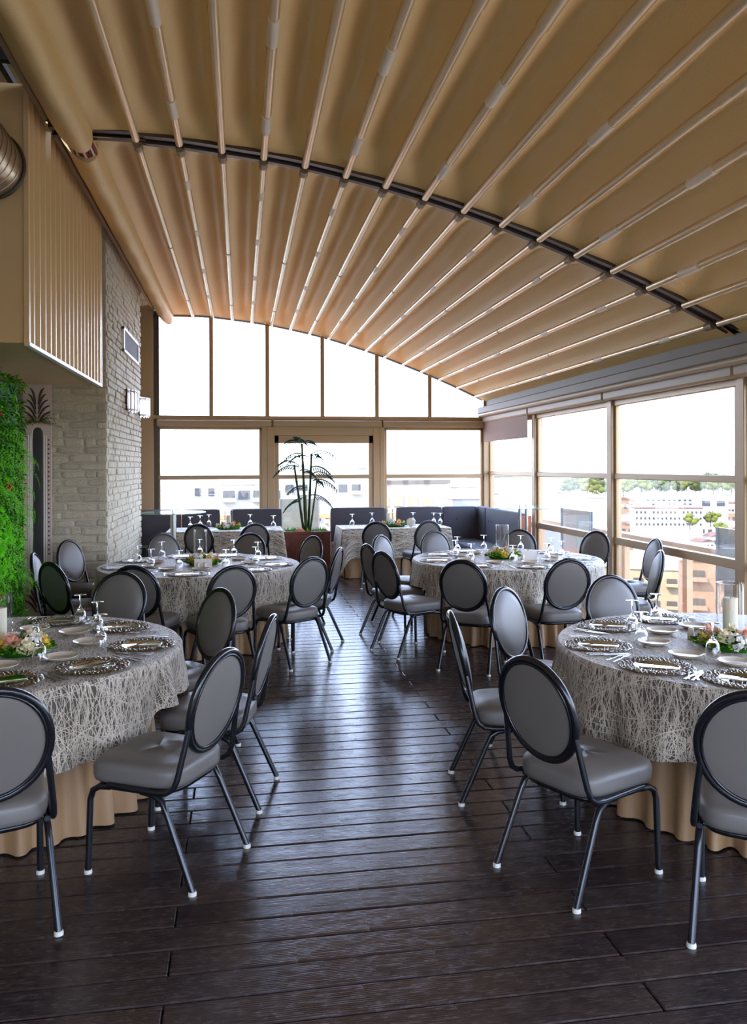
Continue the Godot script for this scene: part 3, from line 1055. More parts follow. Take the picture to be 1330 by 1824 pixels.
func round_table(key: String, sd: int) -> void:
	var cx: float = TABLES[key][0]
	var cz: float = TABLES[key][1]
	var phrase: String = TABLES[key][2]
	var R := 0.955
	var t := thing("round_table", "round folding table hidden under cloths, the " + phrase, "table", Vector3(cx, 0, cz), 0.0, "round banquet tables")
	var m := MB.new()
	m.lathe([Vector2(0, 0.742), Vector2(R - 0.012, 0.742), Vector2(R - 0.006, 0.736), Vector2(R - 0.006, 0.722), Vector2(R - 0.012, 0.716), Vector2(0, 0.716)], 64)
	part("table_top", m, M.wood_orange, t)
	for k in 4:
		var a := PI / 4 + k * PI / 2
		m = MB.new()
		m.tube([Vector3(cos(a) * 0.45, 0.716, sin(a) * 0.45), Vector3(cos(a) * 0.55, 0.0, sin(a) * 0.55)], 0.016, 8)
		part("leg", m, M.steel, t)
	# satin underskirt in pleats down to the floor
	var r := RandomNumberGenerator.new()
	r.seed = sd
	var ph := [r.randf() * TAU, r.randf() * TAU, r.randf() * TAU]
	m = MB.new()
	m.grid(360, 8, func(u, v):
		var a: float = -u * TAU
		var f: float = sin(34 * a + ph[0] + 0.9 * sin(5 * a + ph[1]))
		f = signf(f) * pow(absf(f), 0.7)
		var amp: float = 0.010 + 0.036 * v
		var rad: float = 0.765 + 0.055 * v + amp * f * (0.7 + 0.3 * sin(7 * a + ph[2]))
		return Vector3(cos(a) * rad, lerpf(0.735, 0.008, v), sin(a) * rad), func(u, v): return Vector2(u * 8, v), true)
	m.ix = flipped(m)
	single("table_skirt", m, M.skirt, "tan satin skirt pleated to the floor under the " + phrase, "tablecloth", put_at(cx, 0, cz), "satin table skirts")
	# lace overlay: flat top, rounded rim, folded drop; it rests on the seats pushed under it
	var near := []
	for c in CHAIRS:
		if c[3] == key:
			var dx: float = c[0] - cx
			var dz: float = c[1] - cz
			if Vector2(dx, dz).length() < 1.24:
				near.append(atan2(dz, dx))
	m = MB.new()
	m.grid(96, 4, func(u, v):
		var a: float = -u * TAU
		var rad: float = v * R
		return Vector3(cos(a) * rad, 0.7465, sin(a) * rad), func(u, v): return Vector2(cos(-u * TAU), sin(-u * TAU)) * v * R, true)
	m.ix = flipped(m)
	var drop := MB.new()
	drop.grid(300, 14, func(u, v):
		var a: float = -u * TAU
		var hem := 0.375 + 0.020 * sin(4 * a + ph[0]) + 0.012 * sin(9 * a + ph[2])
		for c in near:
			var off := absf(wrapf(a - c, -PI, PI)) * R
			hem = lerpf(hem, maxf(hem, 0.505), smoothstep(0.33, 0.22, off))
		var s: float = v * v * (3.0 - 2.0 * v) if v < 0.12 else v
		s = v
		var y := 0.7465 - s * (0.7465 - hem)
		if v < 0.08:
			y = 0.7465 - 0.02 * (1.0 - cos(v / 0.08 * PI / 2))
		var fold := sin(17 * a + ph[1] + 0.8 * sin(3 * a)) * 0.65 + sin(29 * a + ph[2]) * 0.35
		var rad := R + 0.012 * sin(minf(v / 0.08, 1.0) * PI / 2) + s * (0.018 + 0.044 * fold * smoothstep(0.05, 0.8, v))
		return Vector3(cos(a) * rad, y, sin(a) * rad), func(u, v): return Vector2(-u * TAU * R, v * 0.38), true)
	drop.ix = flipped(drop)
	var cloth := thing("lace_tablecloth", "greige lace overlay with folded hem on the " + phrase, "tablecloth", Vector3(cx, 0, cz), 0.0, "lace overlays on the round tables")
	part("top", m, M.lace, cloth)
	part("drop", drop, M.lace, cloth)

func flipped(m: MB) -> PackedInt32Array:       # turn the mesh if its normals point down or inwards
	var up := 0.0
	for i in m.v.size():
		up += m.n[i].dot(Vector3(m.v[i].x, 0.35, m.v[i].z))
	if up >= 0.0:
		return m.ix
	for i in m.n.size():
		m.n[i] = -m.n[i]
	var r := m.ix.duplicate()
	r.reverse()
	return r

func rect_table(cx: float, cz: float, w: float, d: float, phrase: String, sd: int) -> void:
	var t := thing("dining_table", "rectangular table hidden under cloths, " + phrase, "table", Vector3(cx, 0, cz), 0.0, "rectangular tables by the end wall")
	var m := MB.new()
	m.box(Vector3(0, 0.73, 0), Vector3(w - 0.02, 0.024, d - 0.02), 0.004)
	part("table_top", m, M.wood_orange, t)
	for sx in [-1, 1]:
		for sz in [-1, 1]:
			m = MB.new()
			m.tube([Vector3(sx * (w / 2 - 0.2), 0.72, sz * (d / 2 - 0.12)), Vector3(sx * (w / 2 - 0.18), 0, sz * (d / 2 - 0.1))], 0.016, 8)
			part("leg", m, M.steel, t)
	var peri := 2 * (w + d)
	var edge := func(s: float, grow: float) -> Vector2:
		var q := fposmod(s, peri)
		var hw := w / 2 + grow
		var hd := d / 2 + grow
		if q < w:
			return Vector2(lerpf(-hw, hw, q / w), hd)
		q -= w
		if q < d:
			return Vector2(hw, lerpf(hd, -hd, q / d))
		q -= d
		if q < w:
			return Vector2(lerpf(hw, -hw, q / w), -hd)
		q -= w
		return Vector2(-hw, lerpf(-hd, hd, q / d))
	for layer in 2:
		m = MB.new()
		if layer == 1:
			m.box(Vector3(0, 0.747, 0), Vector3(w, 0.006, d), 0.002)
		m.grid(220, 8, func(u, v):
			var s: float = u * peri
			var corner := 9.0
			for c in [0.0, w, w + d, 2 * w + d, peri]:
				corner = minf(corner, absf(s - c))
			var hang := 0.745
			if layer == 1:
				hang = 0.44 + 0.27 * smoothstep(0.16, 0.0, corner)
			var g: float = v * (0.02 + (0.07 * smoothstep(0.2, 0.0, corner) if layer == 1 else -0.06) + 0.012 * sin(s * 30.0 + sd) * (1.0 if layer == 0 else smoothstep(0.5, 0.0, corner)))
			var p: Vector2 = edge.call(s, g)
			return Vector3(p.x, 0.749 - v * hang if layer == 1 else 0.738 - v * 0.73, p.y), func(u, v): return Vector2(v * 0.44, u * peri), true)
		m.ix = flipped(m)
		single("table_skirt" if layer == 0 else "lace_tablecloth", m, M.skirt if layer == 0 else M.lace, ("tan satin skirt under the table " if layer == 0 else "lace cloth hanging in points, on the table ") + phrase.trim_prefix("the one "), "tablecloth", put_at(cx, 0, cz), "satin table skirts" if layer == 0 else "lace cloths on the rectangular tables")
# ---------------------------------------------------------------- tableware
const NTH := ["first", "second", "third", "fourth", "fifth", "sixth", "seventh", "eighth", "ninth", "tenth"]

func make_ware_shapes() -> void:
	var m := MB.new()         # charger: embossed silver rim
	m.grid(200, 14, func(u, v):
		var a: float = -u * TAU
		var r: float = lerpf(0.100, 0.172 + 0.003 * sin(a * 12.0), v)
		var ripple: float = (sin(a * 36.0 + v * 11.0) * 0.5 + sin(a * 23.0 - v * 19.0) * 0.6 + sin(a * 51.0 + sin(v * 9.0) * 3.0) * 0.45) * 0.0036 * smoothstep(0.0, 0.12, v) * smoothstep(1.0, 0.9, v)
		return Vector3(cos(a) * r, 0.0045 + 0.0050 * sin(v * PI * 0.8) + ripple - 0.003 * smoothstep(0.93, 1.0, v), sin(a) * r), func(u, v): return Vector2(u * 6, v), true)
	m.ix = flipped(m)
	m.lathe([Vector2(0.171, 0.004), Vector2(0.12, 0.0), Vector2(0, 0.0)], 40)
	S.charger = m.mesh()
	m = MB.new()
	m.lathe([Vector2(0, 0.005), Vector2(0.099, 0.005), Vector2(0.1015, 0.0065), Vector2(0.104, 0.0065), Vector2(0.106, 0.0045)], 48)
	S.mirror = m.mesh()
	m = MB.new()
	m.lathe([Vector2(0, 0.006), Vector2(0.05, 0.006), Vector2(0.062, 0.009), Vector2(0.082, 0.019), Vector2(0.0835, 0.0205), Vector2(0.084, 0.019), Vector2(0.066, 0.006), Vector2(0.052, 0.0), Vector2(0, 0.0)], 40)
	S.saucer = m.mesh()
	# upturned wine glass: bowl mouth on the cloth, foot in the air
	m = MB.new()
	m.lathe([Vector2(0, 0.1885), Vector2(0.034, 0.1875), Vector2(0.0355, 0.186), Vector2(0.034, 0.1845), Vector2(0.008, 0.181), Vector2(0.0042, 0.174), Vector2(0.0036, 0.14), Vector2(0.0045, 0.118), Vector2(0.010, 0.108), Vector2(0.020, 0.097), Vector2(0.029, 0.080), Vector2(0.035, 0.055), Vector2(0.0375, 0.030), Vector2(0.0375, 0.012), Vector2(0.0365, 0.0005), Vector2(0.0355, 0.0005), Vector2(0.0363, 0.012), Vector2(0.0363, 0.03), Vector2(0.0338, 0.055), Vector2(0.0278, 0.079), Vector2(0.018, 0.096), Vector2(0.0, 0.103)], 28)
	S.wineglass = m.mesh()
	m = MB.new()              # fork
	var y := 0.0035
	m.xf = Transform3D(Basis(Vector3.RIGHT, 0), Vector3(0, y, 0))
	m.box(Vector3(0, 0, 0.045), Vector3(0.012, 0.003, 0.09), 0.001)
	m.box(Vector3(0, 0.001, -0.02), Vector3(0.006, 0.0035, 0.05), 0.001)
	m.box(Vector3(0, 0.001, -0.052), Vector3(0.022, 0.003, 0.02), 0.001)
	for k in 4:
		m.box(Vector3(-0.0087 + k * 0.0058, 0.002, -0.082), Vector3(0.003, 0.002, 0.044), 0.0007, Basis(Vector3.RIGHT, 0.06))
	S.fork = m.mesh()
	var kn := MB.new()
	kn.xf = Transform3D(Basis.IDENTITY, Vector3(0, y, 0))
	kn.box(Vector3(0, 0, 0.06), Vector3(0.013, 0.006, 0.085), 0.002)
	kn.xf = Transform3D(Basis(Vector3.RIGHT, -PI / 2), Vector3(0, y, 0.0))
	kn.extrude(PackedVector2Array([Vector2(-0.008, -0.02), Vector2(0.008, -0.02), Vector2(0.009, 0.07), Vector2(0.006, 0.10), Vector2(-0.002, 0.115), Vector2(-0.008, 0.105)]), -0.001, 0.001)
	S.knife = kn.mesh()

func place(key: String, k: int, deg: float, rad: float, plate: Vector2, cup: Vector2, full: bool) -> void:
	var phrase: String = TABLES[key][2].replace(" round", "")
	var c := Vector3(TABLES[key][0], 0.7495, TABLES[key][1])
	var f := Transform3D(Basis(Vector3.UP, PI - deg_to_rad(deg)), c)
	var where: String = "%s place %s on %s" % [NTH[k], "counted from the camera" if full else "clockwise from the camera", phrase]
	var o := thing("charger_plate", "embossed silver charger plate, " + where, "plate", Vector3.ZERO, 0, "silver charger plates")
	o.transform = f * put_at(0, 0, rad, rng.randf() * TAU)
	part("rim", S.charger, M.embossed, o)
	var g := part("mirror_center", S.mirror, M.mirror, o)
	g.set_meta("label", "smooth mirrored centre")
	var polar := func(p: Vector2) -> Transform3D:
		return Transform3D(Basis(Vector3.UP, rng.randf() * TAU), c + Vector3(sin(deg_to_rad(p.x)), 0, -cos(deg_to_rad(p.x))) * p.y)
	var spot := func(p: Vector2) -> Vector2:
		return Vector2(sin(deg_to_rad(p.x)), -cos(deg_to_rad(p.x))) * p.y
	var polar_of := func(v: Vector2) -> Vector2:
		return Vector2(rad_to_deg(atan2(v.x, -v.y)), v.length())
	var mid: Vector2 = spot.call(Vector2(deg, rad))
	var at_plate: Vector2 = spot.call(plate)
	var at_cup: Vector2 = spot.call(cup)
	for pass_no in 12:
		if at_plate.distance_to(mid) < 0.262:
			at_plate = mid + (at_plate - mid).normalized() * 0.262
		if at_cup.distance_to(mid) < 0.216:
			at_cup = mid + (at_cup - mid).normalized() * 0.216
		if at_cup.distance_to(at_plate) < 0.128:
			at_cup = at_plate + (at_cup - at_plate).normalized() * 0.128
	plate = polar_of.call(at_plate)
	cup = polar_of.call(at_cup)
	single("bread_plate", S.saucer, M.porcelain, "small cream bread plate, " + where, "plate", polar.call(plate), "cream bread plates")
	single("wine_glass", S.wineglass, M.crystal, "upturned clear wine glass, " + where, "glass", polar.call(cup), "upturned wine glasses")
	var j := rng.randf_range(-0.25, 0.25)
	single("fork", S.fork, M.steel, "steel fork left of the charger, " + where, "fork", f * put_at(-0.195, 0, rad + 0.01, j), "forks")
	single("knife", S.knife, M.steel, "steel knife right of the charger, " + where, "knife", f * put_at(0.195, 0, rad + 0.01, j * 0.8), "knives")
	if full:
		single("dessert_fork", S.fork, M.steel, "smaller fork beside the big one, " + where, "fork", f * put_at(-0.225, 0, rad + 0.02, j - 0.12).scaled_local(Vector3(0.85, 1, 0.85)), "dessert forks")
		single("butter_knife", S.knife, M.steel, "smaller knife beside the big one, " + where, "knife", f * put_at(0.222, 0, rad + 0.02, j * 0.8 + 0.1).scaled_local(Vector3(0.85, 1, 0.85)), "butter knives")

func make_tableware() -> void:
	make_ware_shapes()
	rng.seed = 5
	var set3 := [[161, 0.74, 160, 0.47, 168, 0.53], [130, 0.765, 127, 0.51, 140, 0.52], [94, 0.765, 85, 0.48, 103, 0.60], [52, 0.745, 46, 0.48, 57, 0.62], [14, 0.745, 12, 0.48, 31, 0.65]]
	for k in set3.size():
		var a: Array = set3[k]
		place("T3", k, a[0], a[1], Vector2(a[2], a[3]), Vector2(a[4], a[5]), true)
	var set4 := [[-146, 0.765, -142, 0.48, -160, 0.5], [-117, 0.77, -113, 0.48, -126, 0.46], [-81, 0.77, -78, 0.47, -84, 0.57], [-40, 0.76, -36, 0.45, -47, 0.62], [-6, 0.745, -2, 0.46, -14, 0.64]]
	for k in set4.size():
		var a: Array = set4[k]
		place("T4", k, a[0], a[1], Vector2(a[2], a[3]), Vector2(a[4], a[5]), true)
	for key in ["T1", "T2"]:
		for k in 9:
			var d := 182.0 + k * 40.0 + rng.randf_range(-4, 4)
			place(key, k, d, 0.755, Vector2(d - 9, 0.48), Vector2(d + rng.randf_range(8, 16), rng.randf_range(0.52, 0.62)), false)
	var spots := [[-0.75, -12.22, "left end of the far left rectangular table"], [-0.62, -12.50, "back left of the far left rectangular table"], [-0.50, -12.72, "left of the flowers on the far left rectangular table"], [0.13, -12.62, "right of the flowers on the far left rectangular table"], [0.47, -12.25, "right end of the far left rectangular table"], [1.68, -12.35, "left end of the far right rectangular table"], [2.04, -12.66, "left of the flowers on the far right rectangular table"], [2.68, -12.55, "right of the flowers on the far right rectangular table"], [2.98, -12.40, "right end of the far right rectangular table"], [3.06, -12.30, "outermost on the right of the far right rectangular table"]]
	for s in spots:
		single("wine_glass", S.wineglass, M.crystal, "upturned wine glass, " + s[2], "glass", put_at(s[0], 0.752, s[1]).scaled_local(Vector3(1.1, 1.1, 1.1)), "upturned wine glasses")
	for s in [[-0.5, -12.25, "left half of the far left rectangular table"], [0.30, -12.25, "right half of the far left rectangular table"], [1.72, -12.20, "left half of the far right rectangular table"], [2.75, -12.20, "right half of the far right rectangular table"]]:
		var o := thing("charger_plate", "embossed silver charger plate on the " + s[2], "plate", Vector3(s[0], 0.751, s[1]), 0, "silver charger plates")
		part("rim", S.charger, M.embossed, o)
		part("mirror_center", S.mirror, M.mirror, o)

# ---------------------------------------------------------------- flowers, candles, cards
func make_flower_shapes() -> void:
	for k in 3:
		var r := RandomNumberGenerator.new()
		r.seed = 90 + k
		var m := MB.new()
		for ring in 4:
			var n: int = [3, 4, 5, 6][ring]
			for i in n:
				var a0 := TAU * i / n + ring * 0.6 + r.randf() * 0.3
				var open: float = [0.25, 0.55, 0.85, 1.1][ring]
				m.grid(5, 4, func(u, v):
					var a: float = a0 + (u - 0.5) * 1.5 * (1.0 - 0.25 * v)
					var h: float = sin(v * 1.35)
					var rad: float = 0.006 + 0.030 * open * (0.55 * h + 0.45 * v * v)
					return Vector3(cos(a) * rad, (0.040 - 0.009 * ring) * v - 0.006 * pow(absf(u - 0.5) * 2.0, 2.0) * v - 0.006 * v * v * ring, sin(a) * rad), func(u, v): return Vector2(u, v))
		m.ball(Vector3(0, 0.012, 0), Vector3(0.016, 0.014, 0.016), 8, 6)
		S["rose%d" % k] = m.mesh()
	var h := MB.new()         # hydrangea-like cluster
	var q := RandomNumberGenerator.new()
	q.seed = 17
	for i in 46:
		var d := Vector3(q.randfn(), q.randf_range(-0.2, 1.0), q.randfn()).normalized()
		var side := d.cross(Vector3(0.3, 0.9, 0.1)).normalized()
		var up := d.cross(side)
		for p in 4:
			var a := p * PI / 2 + i
			var o := side * cos(a) + up * sin(a)
			h.leaf(d * 0.034, (o + d * 0.25).normalized(), d.cross(o).normalized(), 0.014, 0.013, 0.2)
	S.cluster = h.mesh()

func bouquet(at: Vector3, radius: float, sd: int, colors: Array, label: String) -> void:
	var t := thing("flower_arrangement", label, "flowers", at, 0.0, "flower centrepieces")
	var r := RandomNumberGenerator.new()
	r.seed = sd
	var m := MB.new()
	m.lathe([Vector2(0, 0.035), Vector2(radius * 0.75, 0.03), Vector2(radius * 0.85, 0.012), Vector2(radius * 0.8, 0.0), Vector2(0, 0.0)], 24)
	part("foam_base", m, M.leaf_dark, t)
	for layer in 3:
		m = MB.new()
		for i in 190:
			var a := r.randf() * TAU
			var rr := radius * sqrt(r.randf()) * 1.05
			var p := Vector3(cos(a) * rr, 0.02 + 0.055 * (1.0 - pow(rr / radius / 1.06, 2)) * r.randf_range(0.5, 1.1), sin(a) * rr)
			var d := Vector3(cos(a) + r.randfn() * 0.5, r.randf_range(0.0, 0.9), sin(a) + r.randfn() * 0.5).normalized()
			m.leaf(p, d, d.cross(Vector3(r.randfn(), 1, r.randfn())).normalized(), r.randf_range(0.018, 0.042), r.randf_range(0.010, 0.018))
		var o := part("foliage", m, [M.leaf_mid, M.leaf_dark, M.leaf_olive][layer], t)
		o.set_meta("kind", "stuff")
	for i in colors.size():
		var a := TAU * i / colors.size() + r.randf_range(-0.25, 0.25)
		var rr := radius * (0.78 if i % 2 == 0 else 0.5)
		var up := Vector3(cos(a) * 0.5, 1, sin(a) * 0.5).normalized()
		var side := up.cross(Vector3(0.2, 0.1, 1)).normalized()
		var sc := r.randf_range(1.0, 1.35)
		var b := Basis(side, up, side.cross(up)).scaled(Vector3.ONE * sc)
		var kind: String = colors[i]
		part("rose" if kind != "rose_white" else "hydrangea", S["rose%d" % (i % 3)] if kind != "rose_white" else S.cluster, M[kind], t, Transform3D(b, Vector3(cos(a) * rr, 0.05 + 0.02 * (1 if i % 2 else 0), sin(a) * rr)))

func hurricane(at: Vector3, rad: float, h: float, candle_h: float, where: String) -> void:
	var m := MB.new()
	m.lathe([Vector2(rad - 0.003, h), Vector2(rad, h), Vector2(rad, 0.001), Vector2(0, 0.001), Vector2(0, 0.006), Vector2(rad - 0.003, 0.007), Vector2(rad - 0.003, h)], 36)
	single("hurricane_vase", m, M.crystal, "clear glass hurricane cylinder " + where, "vase", Transform3D(Basis.IDENTITY, at), "hurricane vases")
	var c := thing("pillar_candle", "cream pillar candle inside the glass cylinder " + where, "candle", at + Vector3(0, 0.008, 0), 0, "pillar candles")
	m = MB.new()
	var cr := rad * 0.56
	m.lathe([Vector2(0, candle_h - 0.006), Vector2(cr * 0.7, candle_h - 0.004), Vector2(cr * 0.93, candle_h), Vector2(cr, candle_h - 0.004), Vector2(cr, 0), Vector2(0, 0)], 24)
	part("wax", m, M.wax, c)
	m = MB.new()
	m.tube([Vector3(0, candle_h - 0.006, 0), Vector3(0.001, candle_h + 0.01, 0)], 0.0012, 6)
	part("wick", m, M.rubber, c)

func shaker(at: Vector3, label: String) -> void:
	var t := thing("shaker", label, "shaker", at, 0, "salt and pepper shakers")
	var m := MB.new()
	m.lathe([Vector2(0, 0.060), Vector2(0.010, 0.060), Vector2(0.014, 0.056), Vector2(0.016, 0.045), Vector2(0.018, 0.0), Vector2(0, 0)], 16)
	part("body", m, M.porcelain, t)
	m = MB.new()
	for k in 3:
		m.ball(Vector3(cos(k * 2.1) * 0.005, 0.0602, sin(k * 2.1) * 0.005), Vector3(0.0012, 0.0006, 0.0012), 6, 4)
	part("hole", m, M.rubber, t)

func menu_card(at: Vector3, turn: float, w: float, h: float, label: String) -> void:
	var m := MB.new()         # folded tent card
	for s in [-1.0, 1.0]:
		m.box(Vector3(0, h / 2, s * 0.018), Vector3(w, h, 0.0016), 0.0, Basis(Vector3.RIGHT, -s * 0.19))
	single("tent_card", m, M.card, label, "card", Transform3D(Basis(Vector3.UP, turn), at), "white tent cards")

func make_centrepieces() -> void:
	make_flower_shapes()
	var y := 0.7475
	bouquet(Vector3(-1.11, y, -4.38), 0.135, 3, ["rose_yellow", "rose_white", "rose_cream", "rose_pink", "rose_yellow", "rose_pink", "rose_white", "rose_cream", "rose_cream"], "yellow and pink roses with greenery on the near left table")
	hurricane(Vector3(-1.29, y, -4.62), 0.068, 0.27, 0.19, "on the near left table")
	menu_card(Vector3(-1.27, y, -4.16), 0.4, 0.09, 0.10, "small white card before the roses on the near left table")
	bouquet(Vector3(2.50, y, -3.86), 0.16, 7, ["rose_white", "rose_pink", "rose_white", "rose_cream", "rose_olive", "rose_pink", "rose_white", "rose_cream"], "white and pink flowers with greenery on the near right table")
	hurricane(Vector3(2.66, y, -4.09), 0.07, 0.30, 0.21, "on the near right table")
	shaker(Vector3(2.43, y, -4.10), "brown shaker beside the white flowers on the near right table")
	shaker(Vector3(2.47, y, -4.06), "second shaker close to the flowers on the near right table")
	bouquet(Vector3(-0.37, y, -8.03), 0.165, 12, ["rose_pink", "rose_cream", "rose_yellow", "rose_white", "rose_olive", "rose_white", "rose_cream", "rose_yellow", "rose_white", "rose_pink"], "mixed flowers with orange roses on the far left round table")
	hurricane(Vector3(-0.41, y, -8.31), 0.068, 0.32, 0.05, "on the far left round table")
	menu_card(Vector3(-0.36, y, -7.765), -0.1, 0.16, 0.085, "white tent card before the flowers on the far left round table")
	shaker(Vector3(-0.40, y, -7.68), "left shaker before the card on the far left round table")
	shaker(Vector3(-0.34, y, -7.68), "right shaker before the card on the far left round table")
	bouquet(Vector3(2.65, y, -8.00), 0.165, 23, ["rose_olive", "rose_white", "rose_yellow", "rose_olive", "rose_cream", "rose_white", "rose_yellow", "rose_pink"], "yellow-green flowers with leaves on the far right round table")
	hurricane(Vector3(2.73, y, -8.26), 0.068, 0.32, 0.07, "on the far right round table")
	menu_card(Vector3(2.86, y, -7.80), -0.3, 0.15, 0.085, "white tent card beside the flowers on the far right round table")
	shaker(Vector3(2.70, y, -7.74), "left shaker before the flowers on the far right round table")
	shaker(Vector3(2.77, y, -7.74), "right shaker before the flowers on the far right round table")
	bouquet(Vector3(-0.20, 0.751, -12.50), 0.20, 31, ["rose_yellow", "rose_pink", "rose_white", "rose_yellow", "rose_cream", "rose_pink", "rose_white", "rose_yellow"], "yellow and pink flowers on the far left rectangular table")
	hurricane(Vector3(-0.20, 0.751, -12.83), 0.065, 0.26, 0.18, "on the far left rectangular table")
	bouquet(Vector3(2.36, 0.751, -12.48), 0.20, 37, ["rose_cream", "rose_yellow", "rose_pink", "rose_white", "rose_yellow", "rose_cream", "rose_white", "rose_yellow"], "cream and yellow flowers on the far right rectangular table")
	hurricane(Vector3(2.34, 0.751, -12.82), 0.065, 0.26, 0.18, "on the far right rectangular table")
	var m := MB.new()
	for k in 9:
		var a := lerpf(-0.7, 0.7, k / 8.0)
		m.leaf(Vector3(0, 0.0, k * 0.002), Vector3(sin(a) * 0.7, cos(a), 0), Vector3(cos(a), -sin(a) * 0.7, 0), 0.16, 0.06, 0.02)
	single("folded_napkin", m, M.white_cloth, "cream napkin folded to a fan right of the flowers on the far right rectangular table", "napkin", put_at(2.56, 0.752, -12.14))

# ---------------------------------------------------------------- seating by the end wall
func cushion(m: MB, lo: Vector3, hi: Vector3, r: float) -> void:
	var c := (lo + hi) / 2
	var h := (hi - lo) / 2
	for ax in 3:
		for sg in [-1.0, 1.0]:
			var u := (ax + 1) % 3
			var w := (ax + 2) % 3
			m.grid(10, 10, func(a, b):
				var p := Vector3.ZERO
				p[ax] = sg * h[ax]
				p[u] = lerpf(-1, 1, a) * h[u] * sg
				p[w] = lerpf(-1, 1, b) * h[w]
				var core := Vector3(clampf(p.x, -h.x + r, h.x - r), clampf(p.y, -h.y + r, h.y - r), clampf(p.z, -h.z + r, h.z - r))
				var d := p - core
				return c + core + (d.normalized() * r if d.length() > 0.0001 else Vector3.ZERO), func(a, b): return Vector2(a, b))

func sofa_run(t: Node3D, x0: float, x1: float, buttons: Array) -> void:     # back against -z, sitting towards +z; local to the sofa
	var m := MB.new()
	cushion(m, Vector3(x0, 0.08, -0.06), Vector3(x1, 1.0, 0.08), 0.035)
	var b := part("backrest", m, M.sofa, t)
	for p in buttons:
		var k := MB.new()
		k.ball(Vector3(p[0], p[1], 0.082), Vector3(0.016, 0.016, 0.008), 10, 6)
		part("button", k, M.sofa, b)
	m = MB.new()
	cushion(m, Vector3(x0 + 0.005, 0.22, 0.06), Vector3(x1 - 0.005, 0.45, 0.47), 0.05)
	part("seat", m, M.sofa, t)

func make_sofas() -> void:
	var z := -13.55
	var rows := [[-1.60, -0.97, -0.35, "charcoal banquette at far left, beside the brick pillar"], [-0.18, 0.24, 0.66, "charcoal banquette left of the rust planter"], [1.47, 1.94, 2.40, "charcoal banquette right of the rust planter"]]
	for r in rows:
		var c: float = (r[0] + r[2]) / 2
		var t := thing("banquette", r[3], "sofa", Vector3(c, 0, z), 0.0, "charcoal upholstered banquettes")
		if r[0] < -1.0:
			sofa_run(t, r[0] - c, r[1] - c - 0.004, [[-0.45, 0.78], [-0.2, 0.78]])
			sofa_run(t, r[1] - c + 0.004, r[2] - c, [[0.15, 0.78], [0.45, 0.78]])
		else:
			sofa_run(t, r[0] - c, r[2] - c, [[-0.2, 0.78], [0.2, 0.78]])
		var m := MB.new()
		m.span(Vector3(r[0] - c + 0.03, 0, -0.04), Vector3(r[2] - c - 0.03, 0.21, 0.42), 0.01)
		part("plinth", m, M.rubber, t)
	# corner: one run along the end wall, one along the glazed side
	var t := thing("corner_sofa", "tufted charcoal sofa filling the far right corner", "sofa", Vector3(2.6, 0, z), 0.0, "charcoal upholstered banquettes")
	sofa_run(t, 0.0, 0.79, [[0.2, 0.78], [0.55, 0.78]])
	sofa_run(t, 0.80, 1.413, [[1.05, 0.78], [1.3, 0.78]])
	var m := MB.new()
	m.span(Vector3(0.03, 0, -0.04), Vector3(1.36, 0.21, 0.42), 0.01)
	part("plinth", m, M.rubber, t)
	t = thing("window_sofa", "tufted charcoal sofa with an orange wooden end along the right-hand windows", "sofa", Vector3(4.07, 0, -13.466), -PI / 2, "charcoal upholstered banquettes")
	for e in [[-0.14, 0.40], [0.41, 2.24]]:
		m = MB.new()
		cushion(m, Vector3(e[0], 0.08, -0.06), Vector3(e[1], 1.0, 0.055), 0.035)
		var b := part("backrest", m, M.sofa, t)
		for q in ([[0.22, 0.78]] if e[0] < 0.0 else [[0.62, 0.78], [0.75, 0.78], [1.2, 0.78], [1.65, 0.78]]):
			var k := MB.new()
			k.ball(Vector3(q[0], q[1], 0.058), Vector3(0.016, 0.016, 0.008), 10, 6)
			part("button", k, M.sofa, b)
	m = MB.new()
	cushion(m, Vector3(0.42, 0.22, 0.05), Vector3(2.22, 0.45, 0.58), 0.05)
	part("seat", m, M.sofa, t)
	m = MB.new()
	m.span(Vector3(2.245, 0.0, -0.07), Vector3(2.285, 0.97, 0.10), 0.005)
	part("end_panel", m, M.wood_orange, t)
	m = MB.new()
	m.span(Vector3(0.45, 0, 0.0), Vector3(2.2, 0.21, 0.52), 0.01)
	part("plinth", m, M.rubber, t)

